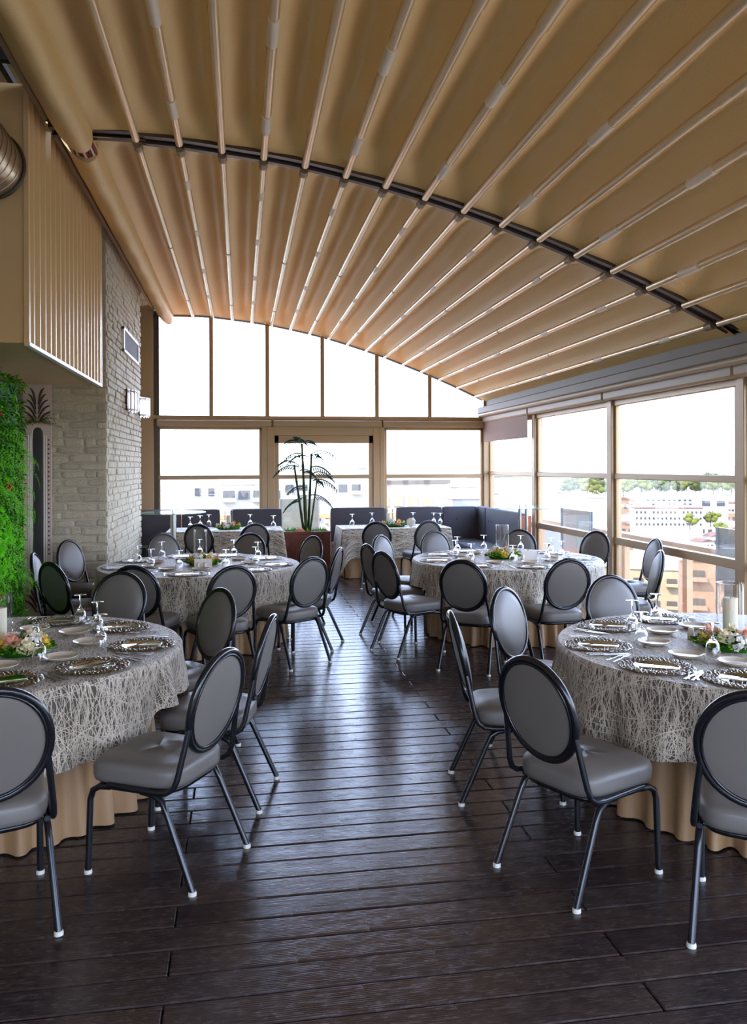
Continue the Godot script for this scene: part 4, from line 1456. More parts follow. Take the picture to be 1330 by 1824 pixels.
func make_planter() -> void:
	var t := thing("planter", "rust brown box planter between the banquettes", "planter", Vector3(1.05, 0, -13.29))
	var m := MB.new()
	m.span(Vector3(-0.37, 0, -0.24), Vector3(0.37, 0.60, 0.24), 0.006)
	part("box", m, M.rust, t)
	m = MB.new()
	for e in [[Vector3(-0.375, 0.60, -0.245), Vector3(0.375, 0.645, -0.215)], [Vector3(-0.375, 0.60, 0.215), Vector3(0.375, 0.645, 0.245)], [Vector3(-0.375, 0.60, -0.215), Vector3(-0.345, 0.645, 0.215)], [Vector3(0.345, 0.60, -0.215), Vector3(0.375, 0.645, 0.215)]]:
		m.span(e[0], e[1], 0.004)
	part("rim", m, M.rust, t)
	m = MB.new()
	m.span(Vector3(-0.345, 0.595, -0.215), Vector3(0.345, 0.625, 0.215))
	part("soil", m, M.soil, t)
	var r := RandomNumberGenerator.new()
	r.seed = 8
	m = MB.new()
	for i in 130:
		var p := Vector3(r.randf_range(-0.33, 0.33), 0.62, r.randf_range(-0.19, 0.19))
		var d := Vector3(r.randfn() * 0.6, 1, r.randfn() * 0.6).normalized()
		m.leaf(p, d, d.cross(Vector3(r.randfn(), 0.2, r.randfn())).normalized(), r.randf_range(0.04, 0.12), 0.016)
	var g := part("ground_cover", m, M.leaf_mid, t)
	g.set_meta("kind", "stuff")
	m = MB.new()
	m.xf = Transform3D(Basis.IDENTITY, Vector3(-0.12, 0.62, 0.11))
	m.lathe([Vector2(0.0, 0.07), Vector2(0.05, 0.065), Vector2(0.085, 0.03), Vector2(0.10, 0.0), Vector2(0.0, 0.0)], 12)
	part("terracotta_lump", m, M.terracotta, t)
	# bamboo palm
	var p := thing("bamboo_palm", "slender bamboo palm growing in the rust planter before the door", "plant", Vector3(1.06, 0.626, -13.29))
	var stems := [[-0.16, 0.01, -0.10, 1.10, 0.021], [-0.06, 0.03, -0.05, 1.44, 0.024], [0.06, -0.02, 0.04, 1.28, 0.022], [0.13, 0.03, 0.06, 0.85, 0.016], [0.0, -0.04, -0.03, 0.6, 0.014]]
	for s in stems:
		m = MB.new()
		var pts := []
		var rad := []
		for k in 13:
			var f := k / 12.0
			pts.append(Vector3(lerpf(s[0] * 0.35, s[0] + s[2] * 0.5, f), f * s[3], s[1] * (1 + f)))
			rad.append(s[4] * (1.0 - 0.3 * f) * (1.2 if k % 3 == 0 else 1.0))
		m.tube(pts, rad, 8)
		part("cane", m, M.cane, p)
	var fronds := [[-0.08, 1.42, 170, 0.26, 1.0], [-0.08, 1.44, 100, 0.22, 1.3], [-0.08, 1.42, 35, 0.26, 1.0], [-0.05, 1.25, 185, 0.30, 0.6], [0.05, 1.26, 5, 0.40, 0.75], [0.05, 1.22, 160, 0.36, 0.5], [0.05, 1.2, 50, 0.30, 0.9], [-0.13, 1.06, 190, 0.40, 0.45], [-0.13, 1.08, 150, 0.34, 0.9], [-0.12, 1.0, 20, 0.26, 0.5], [0.08, 0.95, 15, 0.36, 0.5], [0.10, 0.84, 345, 0.38, 0.35], [0.10, 0.83, 60, 0.3, 0.6], [0.06, 0.6, 10, 0.34, 0.2], [-0.04, 0.55, 195, 0.34, 0.15], [0.05, 1.05, 335, 0.36, 0.4], [0.0, 0.72, 170, 0.3, 0.5]]
	for f in fronds:
		m = MB.new()
		var a := deg_to_rad(f[2])
		var dir := Vector3(cos(a), 0, -sin(a) * 0.7)
		var pts := []
		for k in 10:
			var u: float = k / 9.0
			pts.append(Vector3(f[0], f[1], 0.02) + dir * f[3] * u + Vector3(0, f[3] * (f[4] * u - (0.65 + 0.2 * f[4]) * u * u), 0))
		m.tube(pts, 0.008, 5)
		for k in range(1, 10):
			for half in 1:
				var at: Vector3 = pts[k] if half == 0 else (pts[k] + pts[k - 1]) * 0.5
				var d: Vector3 = (pts[k] - pts[k - 1]).normalized()
				for s in [-1.0, 1.0]:
					var side: Vector3 = d.cross(Vector3.UP).normalized() * s
					var ld: Vector3 = (d * 0.45 + side * 0.75 + Vector3(0, -0.35 - 0.3 * s, 0)).normalized()
					m.leaf(at, ld, ld.cross(Vector3(0.3, 0.2, 1.0)).normalized(), 0.15 * (1.15 - 0.05 * k), 0.021, 0.15)
		part("frond", m, M.frond, p)

func bar_table(at: Vector3, h: float, r: float, poles: int, label: String) -> void:
	var t := thing("cocktail_table", label, "table", at, 0, "glass-topped cocktail tables")
	var m := MB.new()
	m.lathe([Vector2(0, h), Vector2(r - 0.004, h), Vector2(r - 0.004, h - 0.012), Vector2(0, h - 0.012)], 48)
	part("glass_top", m, M.table_glass, t)
	m = MB.new()
	m.lathe([Vector2(r - 0.0035, h), Vector2(r, h - 0.003), Vector2(r, h - 0.009), Vector2(r - 0.0035, h - 0.012)], 48)
	part("glass_edge", m, M.glass_edge, t)
	for k in poles:
		var x := (k - (poles - 1) / 2.0) * 0.09
		m = MB.new()
		m.tube([Vector3(x, 0.02, 0), Vector3(x, h - 0.02, 0)], 0.038 if poles == 1 else 0.022, 18)
		part("pole", m, M.steel, t)
		m = MB.new()
		m.lathe([Vector2(0, h + 0.03), Vector2(0.016, h + 0.03), Vector2(0.018, h + 0.02), Vector2(0.018, h + 0.002), Vector2(0.028, h), Vector2(0, h)], 16)
		for i in m.v.size():
			m.v[i].x += x
		part("clamp", m, M.chrome, t)
	m = MB.new()
	m.lathe([Vector2(0, 0.02), Vector2(0.2, 0.018), Vector2(0.22, 0.010), Vector2(0.22, 0.0), Vector2(0, 0)], 32)
	part("foot", m, M.steel, t)

# ---------------------------------------------------------------- left side fittings
func make_left_side() -> void:
	# ribbed metal housing that hangs over the planted panel
	var t := thing("ribbed_housing", "cream ribbed sheet-metal housing hanging from the roof at left", "housing", Vector3(-2.1, 0, -7.51))
	var m := MB.new()
	m.span(Vector3(-0.74, 2.575, -1.50), Vector3(0.605, 4.40, 1.50), 0.004)
	part("casing", m, M.cladding, t)
	for k in 17:
		m = MB.new()
		var z := 1.37 - k * 0.1725
		m.extrude(PackedVector2Array([Vector2(-0.038, 0.0), Vector2(0.038, 0.0), Vector2(0.014, 0.030), Vector2(-0.014, 0.030)]), 0.0, 1.815)
		var o := part("rib", m, M.cladding, t)
		o.transform = Transform3D(Basis(Vector3(0, 0, -1), Vector3(1, 0, 0), Vector3(0, 1, 0)), Vector3(0.604, 2.58, z))
	m = MB.new()
	m.span(Vector3(0.595, 2.555, -1.50), Vector3(0.635, 2.585, 1.51), 0.003)
	part("edge_trim", m, M.white_trim, t)
	m = MB.new()
	m.span(Vector3(0.595, 2.56, 1.47), Vector3(0.632, 4.40, 1.515), 0.003)
	part("corner_trim", m, M.cladding, t)
	m = MB.new()
	m.span(Vector3(0.595, 2.56, -1.515), Vector3(0.632, 4.40, -1.46), 0.003)
	part("corner_trim", m, M.cladding, t)
	# spiral duct that ends at the housing
	t = thing("spiral_duct", "round spiral metal duct cut off by the left edge", "duct", Vector3(-1.73, 3.80, -5.975))
	m = MB.new()
	m.tube([Vector3(0, 0, 0.0), Vector3(0, 0, 1.6), Vector3(-0.25, 0, 2.1), Vector3(-0.9, 0, 2.3)], 0.235, 36)
	part("pipe", m, M.duct, t)
	for k in 14:
		m = MB.new()
		var ring := []
		for i in 40:
			var a := TAU * i / 40
			ring.append(Vector3(cos(a) * 0.2365, sin(a) * 0.2365, 0.10 + k * 0.10 + 0.012 * a / TAU))
		m.tube(ring, 0.004, 5, true)
		part("seam", m, M.duct, t)
	m = MB.new()
	var rim := []
	for i in 40:
		var a := TAU * i / 40
		rim.append(Vector3(cos(a) * 0.242, sin(a) * 0.242, 0.02))
	m.tube(rim, 0.014, 8, true)
	part("collar", m, M.beam_dark, t)
	# supply-air grille
	t = thing("air_grille", "white framed air grille high on the brick pillar", "grille", Vector3(PILLAR + 0.012, 3.31, -11.25))
	m = MB.new()
	for e in [[-0.155, -0.12, -0.75, 0.75], [0.12, 0.155, -0.75, 0.75], [-0.155, 0.155, -0.75, -0.70], [-0.155, 0.155, 0.70, 0.75]]:
		m.span(Vector3(-0.01, e[0], e[2]), Vector3(0.025, e[1], e[3]), 0.004)
	part("frame", m, M.white_trim, t)
	m = MB.new()
	m.span(Vector3(-0.012, -0.13, -0.71), Vector3(-0.004, 0.13, 0.71))
	part("backing", m, M.grille, t)
	for k in 9:
		m = MB.new()
		m.box(Vector3(0.006, -0.104 + k * 0.026, 0), Vector3(0.016, 0.004, 1.40), 0.0, Basis(Vector3.BACK, 0.5))
		part("slat", m, M.grille, t)
	# two crystal wall lamps
	for k in 2:
		var z: float = [-11.0, -12.28][k]
		t = thing("wall_sconce", ["nearer crystal wall lamp on the brick pillar", "farther crystal wall lamp on the brick pillar"][k], "lamp", Vector3(PILLAR + 0.01, 2.44 + k * 0.01, z), 0, "crystal wall lamps")
		m = MB.new()
		m.span(Vector3(-0.01, 0.0, -0.17), Vector3(0.02, 0.27, 0.17), 0.006)
		part("backplate", m, M.rust if k == 0 else M.chrome, t)
		m = MB.new()
		for y in [0.01, 0.245]:
			for i in 24:
				var a := PI * i / 23 - PI / 2
				var b := PI * (i + 1) / 23 - PI / 2
				if i == 23:
					continue
				m.tube([Vector3(cos(a) * 0.12, y, sin(a) * 0.16), Vector3(cos(b) * 0.12, y, sin(b) * 0.16)], 0.010, 6, false, false)
		part("ring", m, M.chrome, t)
		for i in 9:
			var a := PI * i / 8 - PI / 2
			m = MB.new()
			var c := Vector3(cos(a) * 0.125, 0, sin(a) * 0.165)
			m.tube([c + Vector3(0, -0.005, 0), c + Vector3(0, 0.262, 0)], 0.021, 8)
			m.ball(c + Vector3(0, -0.012, 0), Vector3(0.014, 0.014, 0.014), 8, 6)
			part("crystal_rod", m, M.crystal, t)
	# carved white panel with a narrow arched mirror
	t = thing("carved_panel", "white carved panel with a narrow arched mirror, left of the brick pillar", "panel", Vector3(-2.205, 0, -9.33))
	m = MB.new()
	var hole := PackedVector2Array()
	for k in 13:
		var a := PI * k / 12
		hole.append(Vector2(cos(a) * 0.058, 2.07 + sin(a) * 0.07))
	hole.append(Vector2(-0.058, 0.5)); hole.append(Vector2(0.058, 0.5))
	var poly := PackedVector2Array([Vector2(-0.145, 0.5), Vector2(-0.058, 0.5)])
	for k in range(12, -1, -1):
		poly.append(hole[k])
	poly.append_array([Vector2(0.058, 0.5), Vector2(0.145, 0.5), Vector2(0.145, 2.62), Vector2(-0.145, 2.62)])
	m.extrude(poly, -0.03, 0.0)
	m.span(Vector3(-0.145, 0.0, -0.03), Vector3(0.145, 0.5, 0.0))
	part("board", m, M.carved, t)
	m = MB.new()
	m.span(Vector3(-0.06, 0.48, -0.028), Vector3(0.06, 2.15, -0.02))
	part("mirror", m, M.mirror, t)
	for e in [[-0.075, -0.066], [0.066, 0.075], [0.088, 0.095], [-0.095, -0.088]]:
		m = MB.new()
		m.span(Vector3(e[0], 0.55, -0.002), Vector3(e[1], 2.05, 0.008), 0.002)
		part("moulding", m, M.white_trim, t)
	for k in 26:              # bead course on the right stile, in the dark cut-out shade colour
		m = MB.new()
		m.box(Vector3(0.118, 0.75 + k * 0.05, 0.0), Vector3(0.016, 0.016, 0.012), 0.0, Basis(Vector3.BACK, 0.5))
		part("bead", m, M.carved_shade, t)
	for tier in 2:            # palmettes above and below the mirror, shade of their cut-outs as dark strips
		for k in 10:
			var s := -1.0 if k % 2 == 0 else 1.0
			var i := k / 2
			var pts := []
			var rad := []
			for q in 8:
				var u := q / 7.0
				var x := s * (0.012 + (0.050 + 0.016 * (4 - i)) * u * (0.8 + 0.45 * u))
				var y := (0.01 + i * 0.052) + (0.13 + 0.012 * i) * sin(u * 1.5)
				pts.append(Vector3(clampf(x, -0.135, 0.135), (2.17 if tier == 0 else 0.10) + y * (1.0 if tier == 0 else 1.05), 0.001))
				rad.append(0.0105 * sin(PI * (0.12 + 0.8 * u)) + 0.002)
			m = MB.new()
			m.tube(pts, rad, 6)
			part("palmette_shade", m, M.carved_shade, t)
	# sprig in front of the panel
	m = MB.new()
	var r := RandomNumberGenerator.new()
	r.seed = 4
	for k in 26:
		var a := r.randf_range(-0.4, PI + 0.4)
		var d := Vector3(cos(a), sin(a) * 0.45, r.randf_range(-0.1, 0.5)).normalized()
		var len := r.randf_range(0.10, 0.26)
		m.tube([Vector3.ZERO, d * len * 0.5 + Vector3(0, 0.01, 0), d * len + Vector3(0, -0.03, 0)], 0.002, 4)
		for q in 7:
			var at := d * len * (0.3 + 0.1 * q)
			var ld := Vector3(r.randfn(), r.randfn(), r.randfn()).normalized()
			m.leaf(at, ld, ld.cross(Vector3(0.1, 1, 0.3)).normalized(), 0.035, 0.010)
	single("olive_sprig", m, M.leaf_olive, "loose olive green sprig fixed on the carved panel", "plant", Transform3D(Basis.IDENTITY, Vector3(-2.17, 2.19, -9.26)))
	# planted panel
	t = thing("green_wall", "tall planted wall panel of ferns and leaves at the left edge", "plant wall", Vector3(-2.0, 0, -6.55))
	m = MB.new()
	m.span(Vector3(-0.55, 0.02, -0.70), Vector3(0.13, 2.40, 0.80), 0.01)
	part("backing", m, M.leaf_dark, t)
	r.seed = 15
	var kinds := [["small_leaves", M.leaf_mid], ["dark_leaves", M.leaf_dark], ["fern_fronds", M.leaf_mid], ["lime_tufts", M.leaf_lime]]
	for e in kinds.size():
		m = MB.new()
		if e == 0 or e == 1:
			for i in 6200:
				var p := Vector3(0.13 + r.randf_range(0, 0.05), r.randf_range(0.0, 2.44), r.randf_range(-0.72, 0.82))
				if r.randf() < 0.10:
					p = Vector3(r.randf_range(-0.3, 0.16), p.y, -0.70 - r.randf_range(0, 0.05))
				elif r.randf() < 0.22:
					p = Vector3(r.randf_range(-0.55, 0.16), p.y, 0.79 + r.randf_range(0, 0.05))
				if p.y > 2.25 and r.randf() < 0.5:
					p = Vector3(r.randf_range(-0.4, 0.16), 2.40 + r.randf_range(0, 0.05), p.z)
				var d := Vector3(r.randf_range(0.2, 1.0), r.randfn() * 0.6 - 0.15, r.randfn() * 0.7 + (0.9 if p.z > 0.78 else 0.0)).normalized()
				m.leaf(p, d, d.cross(Vector3(r.randfn() * 0.4, 1, r.randfn() * 0.4)).normalized(), r.randf_range(0.03, 0.07), r.randf_range(0.012, 0.026), 0.2)
		elif e == 2:
			for i in 150:
				var p := Vector3(0.15, r.randf_range(0.15, 2.0), r.randf_range(-0.68, 0.8))
				var d := Vector3(r.randf_range(0.15, 0.5), r.randf_range(-0.7, -0.1), -r.randf_range(0.3, 1.0)).normalized()
				var len := r.randf_range(0.16, 0.30)
				for q in 12:
					var u := q / 11.0
					var at := p + d * len * u + Vector3(0.05 * sin(PI * u), -0.06 * u * u, 0)
					for s in [-1.0, 1.0]:
						var side: Vector3 = d.cross(Vector3.RIGHT).normalized() * s
						m.leaf(at, (side * 0.8 + d * 0.6).normalized(), d, 0.05 * (1.1 - u), 0.011, 0.1)
		else:
			for i in 60:
				var c := Vector3(0.16 + r.randf_range(0, 0.05), 1.15 + r.randfn() * 0.17, 0.12 + r.randfn() * 0.22)
				if i > 38:
					c = Vector3(0.17, r.randf_range(0.1, 0.5), r.randf_range(-0.4, 0.6))
				for q in 40:
					var d := Vector3(r.randf_range(0.0, 1.0), r.randfn(), r.randfn()).normalized()
					m.leaf(c + d * 0.02, d, d.cross(Vector3(0.2, 0.5, 1)).normalized(), 0.032, 0.018, 0.3)
		var o := part(kinds[e][0], m, kinds[e][1], t)
		o.set_meta("kind", "stuff")
	for q in [[0.19, 2.03, 0.33], [0.19, 1.55, -0.2], [0.2, 0.72, 0.1], [0.19, 2.1, 0.1]]:
		part("red_bloom", S.rose1, M.rose_red, t, Transform3D(Basis(Vector3.BACK, -1.2), Vector3(q[0], q[1], q[2])))

# ---------------------------------------------------------------- outside
func facade(called: String, label: String, pos: Vector3, size: Vector3, wall: Material, cols: int, rows: int, win: Vector2, top_gap: float, pane: Material, roof: Material, turn := 0.0, skip := 0.0, group := "", balcony := false) -> Node3D:
	var t := thing(called, label, "building", pos, turn, group)
	var m := MB.new()
	m.span(Vector3(-size.x / 2, 0, -size.z), Vector3(size.x / 2, size.y, 0))
	part("wall", m, wall, t)
	m = MB.new()
	m.span(Vector3(-size.x / 2 - 0.2, size.y, -size.z - 0.2), Vector3(size.x / 2 + 0.2, size.y + minf(0.5, size.y * 0.03), 0.2))
	part("roof", m, roof, t)
	m = MB.new()
	m.box(Vector3.ZERO, Vector3(win.x, win.y, 0.3))
	var wm := m.mesh()
	var sill := MB.new()
	sill.box(Vector3.ZERO, Vector3(win.x * 1.25, win.y * 0.42, 1.0))
	var sm := sill.mesh()
	for r in rows:
		for c in cols:
			if rng.randf() < skip:
				continue
			var x := (c + 0.5) / cols * size.x - size.x / 2
			var y := size.y - top_gap - r * (3.1 if size.y > 8 else win.y * 2.0)
			if y < 1.0:
				continue
			var w := part("window", wm, pane, t, Transform3D(Basis.IDENTITY, Vector3(x, y, 0.0)))
			if balcony and c % 2 == 0:
				part("balcony", sm, wall, w, Transform3D(Basis.IDENTITY, Vector3(0, -win.y * 0.55, 0.5)))
	return t

func tree(at: Vector3, h: float, label: String, group: String, sd: int, dark: bool) -> void:
	var t := thing("tree", label, "tree", at, sd * 1.7, group)
	var m := MB.new()
	m.tube([Vector3(0, -1, 0), Vector3(0, h * 0.5, 0)], h * 0.03, 5)
	part("trunk", m, M.trunk, t)
	var key := "crown%d" % (sd % 4)
	if not S.has(key):
		var r := RandomNumberGenerator.new()
		r.seed = 200 + sd % 4
		m = MB.new()
		for k in 9:
			var c := Vector3(r.randfn() * 0.2, r.randf_range(0.35, 0.85), r.randfn() * 0.2)
			m.ball(c, Vector3(0.22, 0.18, 0.22) * r.randf_range(0.7, 1.2), 8, 6)
		for i in 260:
			var d := Vector3(r.randfn(), r.randfn(), r.randfn()).normalized()
			var c := Vector3(0, 0.6, 0) + d * Vector3(0.38, 0.36, 0.38) * r.randf_range(0.7, 1.1)
			m.leaf(c, d, d.cross(Vector3(0.3, 1, 0.2)).normalized(), 0.09, 0.06, 0.2)
		S[key] = m.mesh()
	part("crown", S[key], M.tree_dark if dark else M.tree, t, Transform3D(Basis.IDENTITY.scaled(Vector3.ONE * h), Vector3.ZERO))

func aim(px: float, py: float, dist: float) -> Vector3:       # where the sight line through a spot of the city view lies at a given distance
	var u := (px - 665.0) / FOCAL
	var v := -(py - 830.0) / FOCAL
	var th := atan(235.0 / FOCAL)
	return Vector3(0, EYE, 0) + (Vector3(sin(th), 0, -cos(th)) + Vector3(cos(th), 0, sin(th)) * u + Vector3.UP * v) * dist

func make_outside() -> void:
	rng.seed = 99
	var gy := -40.0
	var g := setting("ground", "pale built-up ground of the city below")
	var m := MB.new()
	m.span(Vector3(-2500, gy - 2, -4200), Vector3(4200, gy, 300))
	part("plain", m, M.ground, g)
	var h := setting("hills", "low hazy hills behind the city")
	m = MB.new()
	for k in 7:
		m.ball(Vector3(-1500 + k * 800, gy, -3400 + (k % 3) * 200 + k * 60), Vector3(900, 30 + 9 * (k % 3), 500), 16, 10)
	part("ridge", m, M.hill, h)
	# the terrace round the room: terracotta paving added for warm bounce, railings, reflection panels
	var te := setting("terrace", "terrace outside the glazing, terracotta paving added for warm bounce")
	m = MB.new()
	m.span(Vector3(-3.0, -0.55, -18.0), Vector3(5.62, -0.25, BACK - 0.1))
	m.span(Vector3(SIDE + 0.15, -0.55, BACK - 0.1), Vector3(5.62, -0.25, 4))
	part("paving", m, M.terracotta, te)
	m = MB.new()
	m.span(Vector3(-3.0, -40, -17.9), Vector3(5.5, -0.55, 6))
	part("storeys_below", m, M.wall_cream, te)
	for e in [["side railing outside the right-hand windows", Vector3(5.5, 0, 0), 0], ["railing outside the end wall", Vector3(0, 0, -17.8), 1]]:
		var t := thing("terrace_railing", "grey brown metal " + e[0], "railing", e[1], 0, "terrace railings")
		if e[2] == 0:
			m = MB.new()
			m.span(Vector3(-0.06, 0.62, -17.8), Vector3(0.06, 0.72, 2), 0.01)
			part("handrail", m, M.frame, t)
			for k in 12:
				m = MB.new()
				m.span(Vector3(-0.04, -0.25, -17.6 + k * 1.65 - 0.05), Vector3(0.04, 0.62, -17.6 + k * 1.65 + 0.05))
				part("post", m, M.frame, t)
		else:
			m = MB.new()
			m.span(Vector3(-3.0, 0.55, -0.06), Vector3(5.4, 0.66, 0.06), 0.01)
			part("handrail", m, M.frame, t)
			for k in 6:
				m = MB.new()
				m.span(Vector3(-2.9 + k * 1.6, -0.25, -0.04), Vector3(-2.8 + k * 1.6, 0.55, 0.04))
				part("post", m, M.frame, t)
	for e in [[Vector3(5.40, -0.25, -12.53), 1.2, 1.22, PI / 2, "grey panel standing in for a reflection behind the second right-hand window"], [Vector3(5.40, -0.25, -7.9), 1.3, 1.23, PI / 2, "grey panel standing in for a reflection at the right edge"], [Vector3(1.12, -0.25, -16.0), 0.80, 1.31, 0.0, "grey green panel standing in for a reflection behind the bamboo palm"]]:
		var t := thing("reflection_panel", e[4], "screen", e[0], e[3], "panels for reflections")  # sheets built in place of dark reflections in the glazing
		m = MB.new()
		m.span(Vector3(-e[1] / 2, 0.02, -0.008), Vector3(e[1] / 2, e[2], 0.008))
		part("glass_sheet", m, M.reflection_glass, t)
		m = MB.new()
		m.span(Vector3(-e[1] / 2, 0, -0.02), Vector3(-e[1] / 2 + 0.03, e[2], 0.02))
		m.span(Vector3(e[1] / 2 - 0.03, 0, -0.02), Vector3(e[1] / 2, e[2], 0.02))
		part("stanchion", m, M.far_grey, t)
	var u := thing("reflection_box", "pale grey box with a white lid, standing for a reflection, outside the far right corner", "machine", Vector3(4.55, -0.25, -16.2))  # added box in place of a reflection in the end glazing
	m = MB.new()
	m.span(Vector3(-0.32, 0, -0.3), Vector3(0.32, 1.26, 0.2), 0.01)
	part("casing", m, M.far_grey, u)
	m = MB.new()
	m.span(Vector3(-0.34, 1.26, -0.32), Vector3(0.34, 1.33, 0.22), 0.01)
	part("lid", m, M.wall_white, u)

	# blocks of flats behind the end wall
	var p := aim(352, 851, 95)
	facade("apartment_block", "long white block behind the left end window", Vector3(p.x, gy, p.z), Vector3(14, p.y - gy, 14), M.wall_white, 9, 3, Vector2(0.7, 0.9), 1.6, M.far_window, M.wall_white, 0.0, 0.5)
	p = aim(448, 862, 70)
	facade("apartment_block", "white block with dark balcony openings left of the door", Vector3(p.x, gy, p.z), Vector3(5.2, p.y - gy, 10), M.wall_white, 4, 3, Vector2(1.0, 0.75), 0.9, M.far_window, M.wall_white, 0.0, 0.1, "", true)
	p = aim(575, 845, 88)
	facade("apartment_block", "white block with many dark windows behind the door", Vector3(p.x, gy, p.z), Vector3(11.6, p.y - gy, 12), M.wall_white, 8, 4, Vector2(0.95, 0.85), 1.5, M.far_window, M.wall_white, 0.0, 0.15, "", true)
	p = aim(620, 834, 96)
	facade("penthouse", "penthouse with two dark windows on the roof behind the door", Vector3(p.x, aim(575, 845, 88).y + 0.5, p.z), Vector3(4.6, p.y - aim(575, 845, 88).y - 0.5, 6), M.wall_white, 2, 1, Vector2(1.5, 0.62), 0.6, M.far_window, M.wall_white)
	p = aim(735, 862, 110)
	facade("apartment_block", "cream block with yellowish windows behind the right end window", Vector3(p.x, gy, p.z), Vector3(10, p.y - gy, 12), M.wall_cream, 5, 3, Vector2(1.3, 1.7), 2.2, M.wall_yellow, M.far_window_warm, 0.0, 0.3)
	p = aim(690, 848, 170)
	facade("apartment_block", "pale distant block rising behind the cream block", Vector3(p.x, gy, p.z), Vector3(34, p.y - gy, 14), M.wall_white, 12, 3, Vector2(0.9, 1.0), 2.4, M.far_window, M.wall_white, 0.0, 0.75)
	p = aim(815, 868, 140)
	facade("apartment_block", "plain cream block at the right end of the end wall view", Vector3(p.x, gy, p.z), Vector3(9, p.y - gy, 10), M.wall_cream, 4, 3, Vector2(0.9, 1.1), 2.0, M.far_window_warm, M.wall_white, 0.0, 0.5)
	# seen through the right-hand windows: near flats low down
	p = aim(1195, 1018, 112)
	facade("apartment_block", "yellowish flats low down behind the window post on the right", Vector3(p.x, gy, p.z), Vector3(11, p.y - gy, 12), M.wall_yellow, 5, 6, Vector2(1.3, 0.8), 1.6, M.far_window_warm, M.wall_cream, -0.5, 0.1, "", true)
	p = aim(1290, 1003, 88)
	facade("apartment_block", "orange-pink flats with balcony strips low at the right edge", Vector3(p.x, gy, p.z), Vector3(9, p.y - gy, 12), M.wall_pink, 3, 7, Vector2(1.9, 0.9), 1.5, M.far_window_warm, M.wall_cream, -0.5, 0.0, "", true)
	p = aim(1150, 1000, 150)
	facade("apartment_block", "cream flats behind the yellowish ones on the right", Vector3(p.x, gy, p.z), Vector3(16, p.y - gy, 12), M.wall_cream, 6, 4, Vector2(1.3, 0.9), 1.8, M.far_window_warm, M.roof_grey, -0.4, 0.1)
	p = aim(1030, 1010, 130)
	facade("apartment_block", "cream flats seen low through the second right-hand window", Vector3(p.x, gy, p.z), Vector3(18, p.y - gy, 12), M.wall_yellow, 7, 4, Vector2(1.3, 1.0), 1.8, M.far_window_warm, M.wall_cream, -0.3, 0.1)
	p = aim(990, 888, 210)
	facade("apartment_block", "big plain white block in the second right-hand window", Vector3(p.x, gy, p.z), Vector3(26, p.y - gy, 16), M.wall_white, 8, 4, Vector2(1.1, 1.0), 3.0, M.far_window, M.wall_white, -0.2, 0.8)
	p = aim(900, 880, 190)
	facade("apartment_block", "plain white block behind the corner sofa", Vector3(p.x, gy, p.z), Vector3(14, p.y - gy, 14), M.wall_white, 5, 4, Vector2(1.1, 1.1), 2.6, M.far_window_warm, M.wall_white, -0.15, 0.75)
	p = aim(1205, 882, 640)
	facade("hillside_block", "wide white block with a flat roof below the tree belt", Vector3(p.x, gy, p.z), Vector3(48, p.y - gy, 25), M.wall_white, 12, 2, Vector2(2.0, 1.4), 5.0, M.far_window, M.wall_white, -0.3, 0.3)
	p = aim(1270, 888, 520)
	facade("hillside_block", "white block with one big dark window below the tree belt", Vector3(p.x, gy, p.z), Vector3(18, p.y - gy, 18), M.wall_white, 2, 1, Vector2(5.0, 3.6), 4.0, M.far_window, M.wall_white, -0.3)
	p = aim(1190, 908, 420)
	facade("hillside_block", "long white building with two rows of small windows", Vector3(p.x, gy, p.z), Vector3(34, p.y - gy, 14), M.wall_white, 16, 3, Vector2(0.9, 1.2), 2.0, M.far_window, M.roof_tile, -0.3, 0.05)
	# many small houses on the slope, alike at this distance
	var taken := []
	var num := -1
	for attempt in 700:
		if taken.size() >= 70:
			break
		var px := rng.randf_range(890, 1320)
		var py := rng.randf_range(900, 985)
		var dist := 41.7 * FOCAL / (py - 830.0) * 0.94
		p = aim(px, py, dist)
		var s := dist / 420.0
		var free := true
		for q in taken:
			if Vector2(p.x - q.x, p.z - q.z).length() < 13.0 * s + q.y:
				free = false
		for q in [[1110, 880, 790, 40], [1205, 882, 652, 30], [1270, 888, 529, 20], [1190, 908, 427, 22]]:
			var c := aim(q[0], q[1], q[2])
			if Vector2(p.x - c.x, p.z - c.z).length() < q[3] + 9.0 * s:
				free = false
		if not free:
			continue
		taken.append(Vector3(p.x, 7.0 * s, p.z))
		num += 1
		var wall: Material = [M.wall_white, M.wall_cream, M.wall_white, M.wall_pink][num % 4]
		var t := thing("hillside_house", "small pale house among many on the slope behind the right-hand windows", "house", Vector3(p.x, gy, p.z), rng.randf_range(-0.6, 0.3), "small hillside houses")
		var w := rng.randf_range(7, 14) * s
		var hh := rng.randf_range(4, 8) * s
		var d := rng.randf_range(6, 10) * s
		m = MB.new()
		m.span(Vector3(-w / 2, 0, -d), Vector3(w / 2, hh, 0))
		part("wall", m, wall, t)
		m = MB.new()
		if num % 3 == 0:
			m.span(Vector3(-w / 2 - 0.2, hh, -d), Vector3(w / 2 + 0.2, hh + 0.5, 0.2))
		else:
			m.extrude(PackedVector2Array([Vector2(-w / 2 - 0.4, hh), Vector2(w / 2 + 0.4, hh), Vector2(0, hh + w * 0.16)]), -d - 0.3, 0.3)
		part("roof", m, M.roof_grey if num % 3 == 0 else M.roof_tile, t)
		m = MB.new()
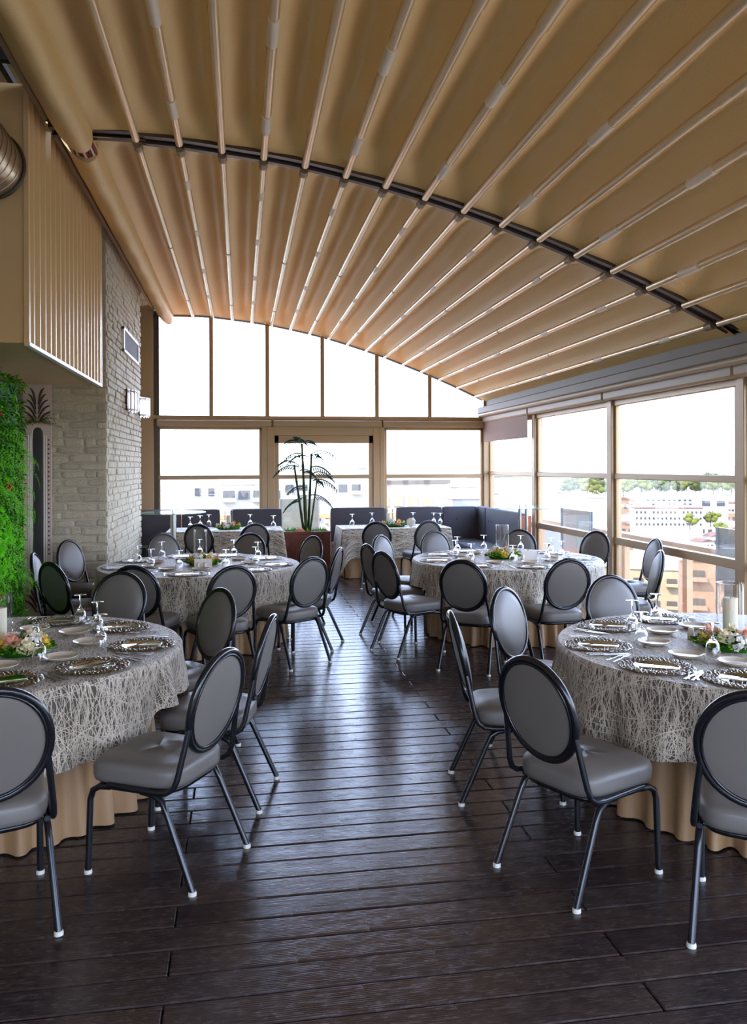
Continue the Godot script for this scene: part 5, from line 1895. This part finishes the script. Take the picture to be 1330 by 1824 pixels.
		m.box(Vector3.ZERO, Vector3(w * 0.16, hh * 0.3, 0.3))
		var wm := m.mesh()
		for q in 3:
			part("window", wm, M.far_window, t, Transform3D(Basis.IDENTITY, Vector3((q - 1) * w * 0.3, hh * 0.55, 0.0)))
	# tree belt on the rise, and single trees between the houses
	for k2 in 40:
		var row := k2 % 4
		var px := 1014.0 + (k2 / 4) * 32.0 + row * 8.0
		var dist := 790.0 + row * 30.0
		p = aim(px, 882 - row * 4.0 + rng.randf_range(-1.5, 1.5), dist)
		tree(Vector3(p.x, p.y - 1.0, p.z), rng.randf_range(13.0, 16.5), "tree of the dark green belt on the rise behind the right-hand windows", "trees of the belt", k2, rng.randf() < 0.5)
	m = MB.new()
	var rp := aim(1180, 884, 870)
	m.ball(Vector3(rp.x, gy, rp.z), Vector3(420, rp.y - gy, 170), 24, 12)
	part("wooded_rise", m, M.hill, h)
	for e in [[1265, 925, 430], [1228, 928, 400], [1178, 922, 430], [1150, 920, 440], [1285, 940, 330], [1062, 880, 560], [910, 880, 260]]:
		p = aim(e[0], e[1], e[2])
		tree(Vector3(p.x, p.y - 4.0, p.z), 7.5 * e[2] / 420.0, "single round tree standing between the pale houses", "trees between the houses", int(e[0]), false)

# ---------------------------------------------------------------- build
func _ready() -> void:
	make_view()
	make_materials()
	rng.seed = 1
	make_floor()
	make_roof()
	make_end_wall()
	make_side_wall()
	make_brick_pillar()
	make_shell()
	for k in ["T1", "T2", "T3", "T4"]:
		round_table(k, k.hash() % 1000)
	rect_table(-0.24, -12.49, 1.70, 0.90, "before the banquettes on the left", 2)
	rect_table(2.33, -12.48, 1.68, 0.88, "before the banquettes on the right", 5)
	make_chairs()
	make_tableware()
	make_centrepieces()
	make_sofas()
	make_planter()
	bar_table(Vector3(-0.87, 0, -10.72), 1.115, 0.41, 1, "glass-topped cocktail table on one thick steel pole, beside the brick pillar")
	bar_table(Vector3(3.66, 0, -10.20), 1.15, 0.38, 2, "glass-topped cocktail table on two steel poles by the right-hand windows")
	make_left_side()
	make_outside()
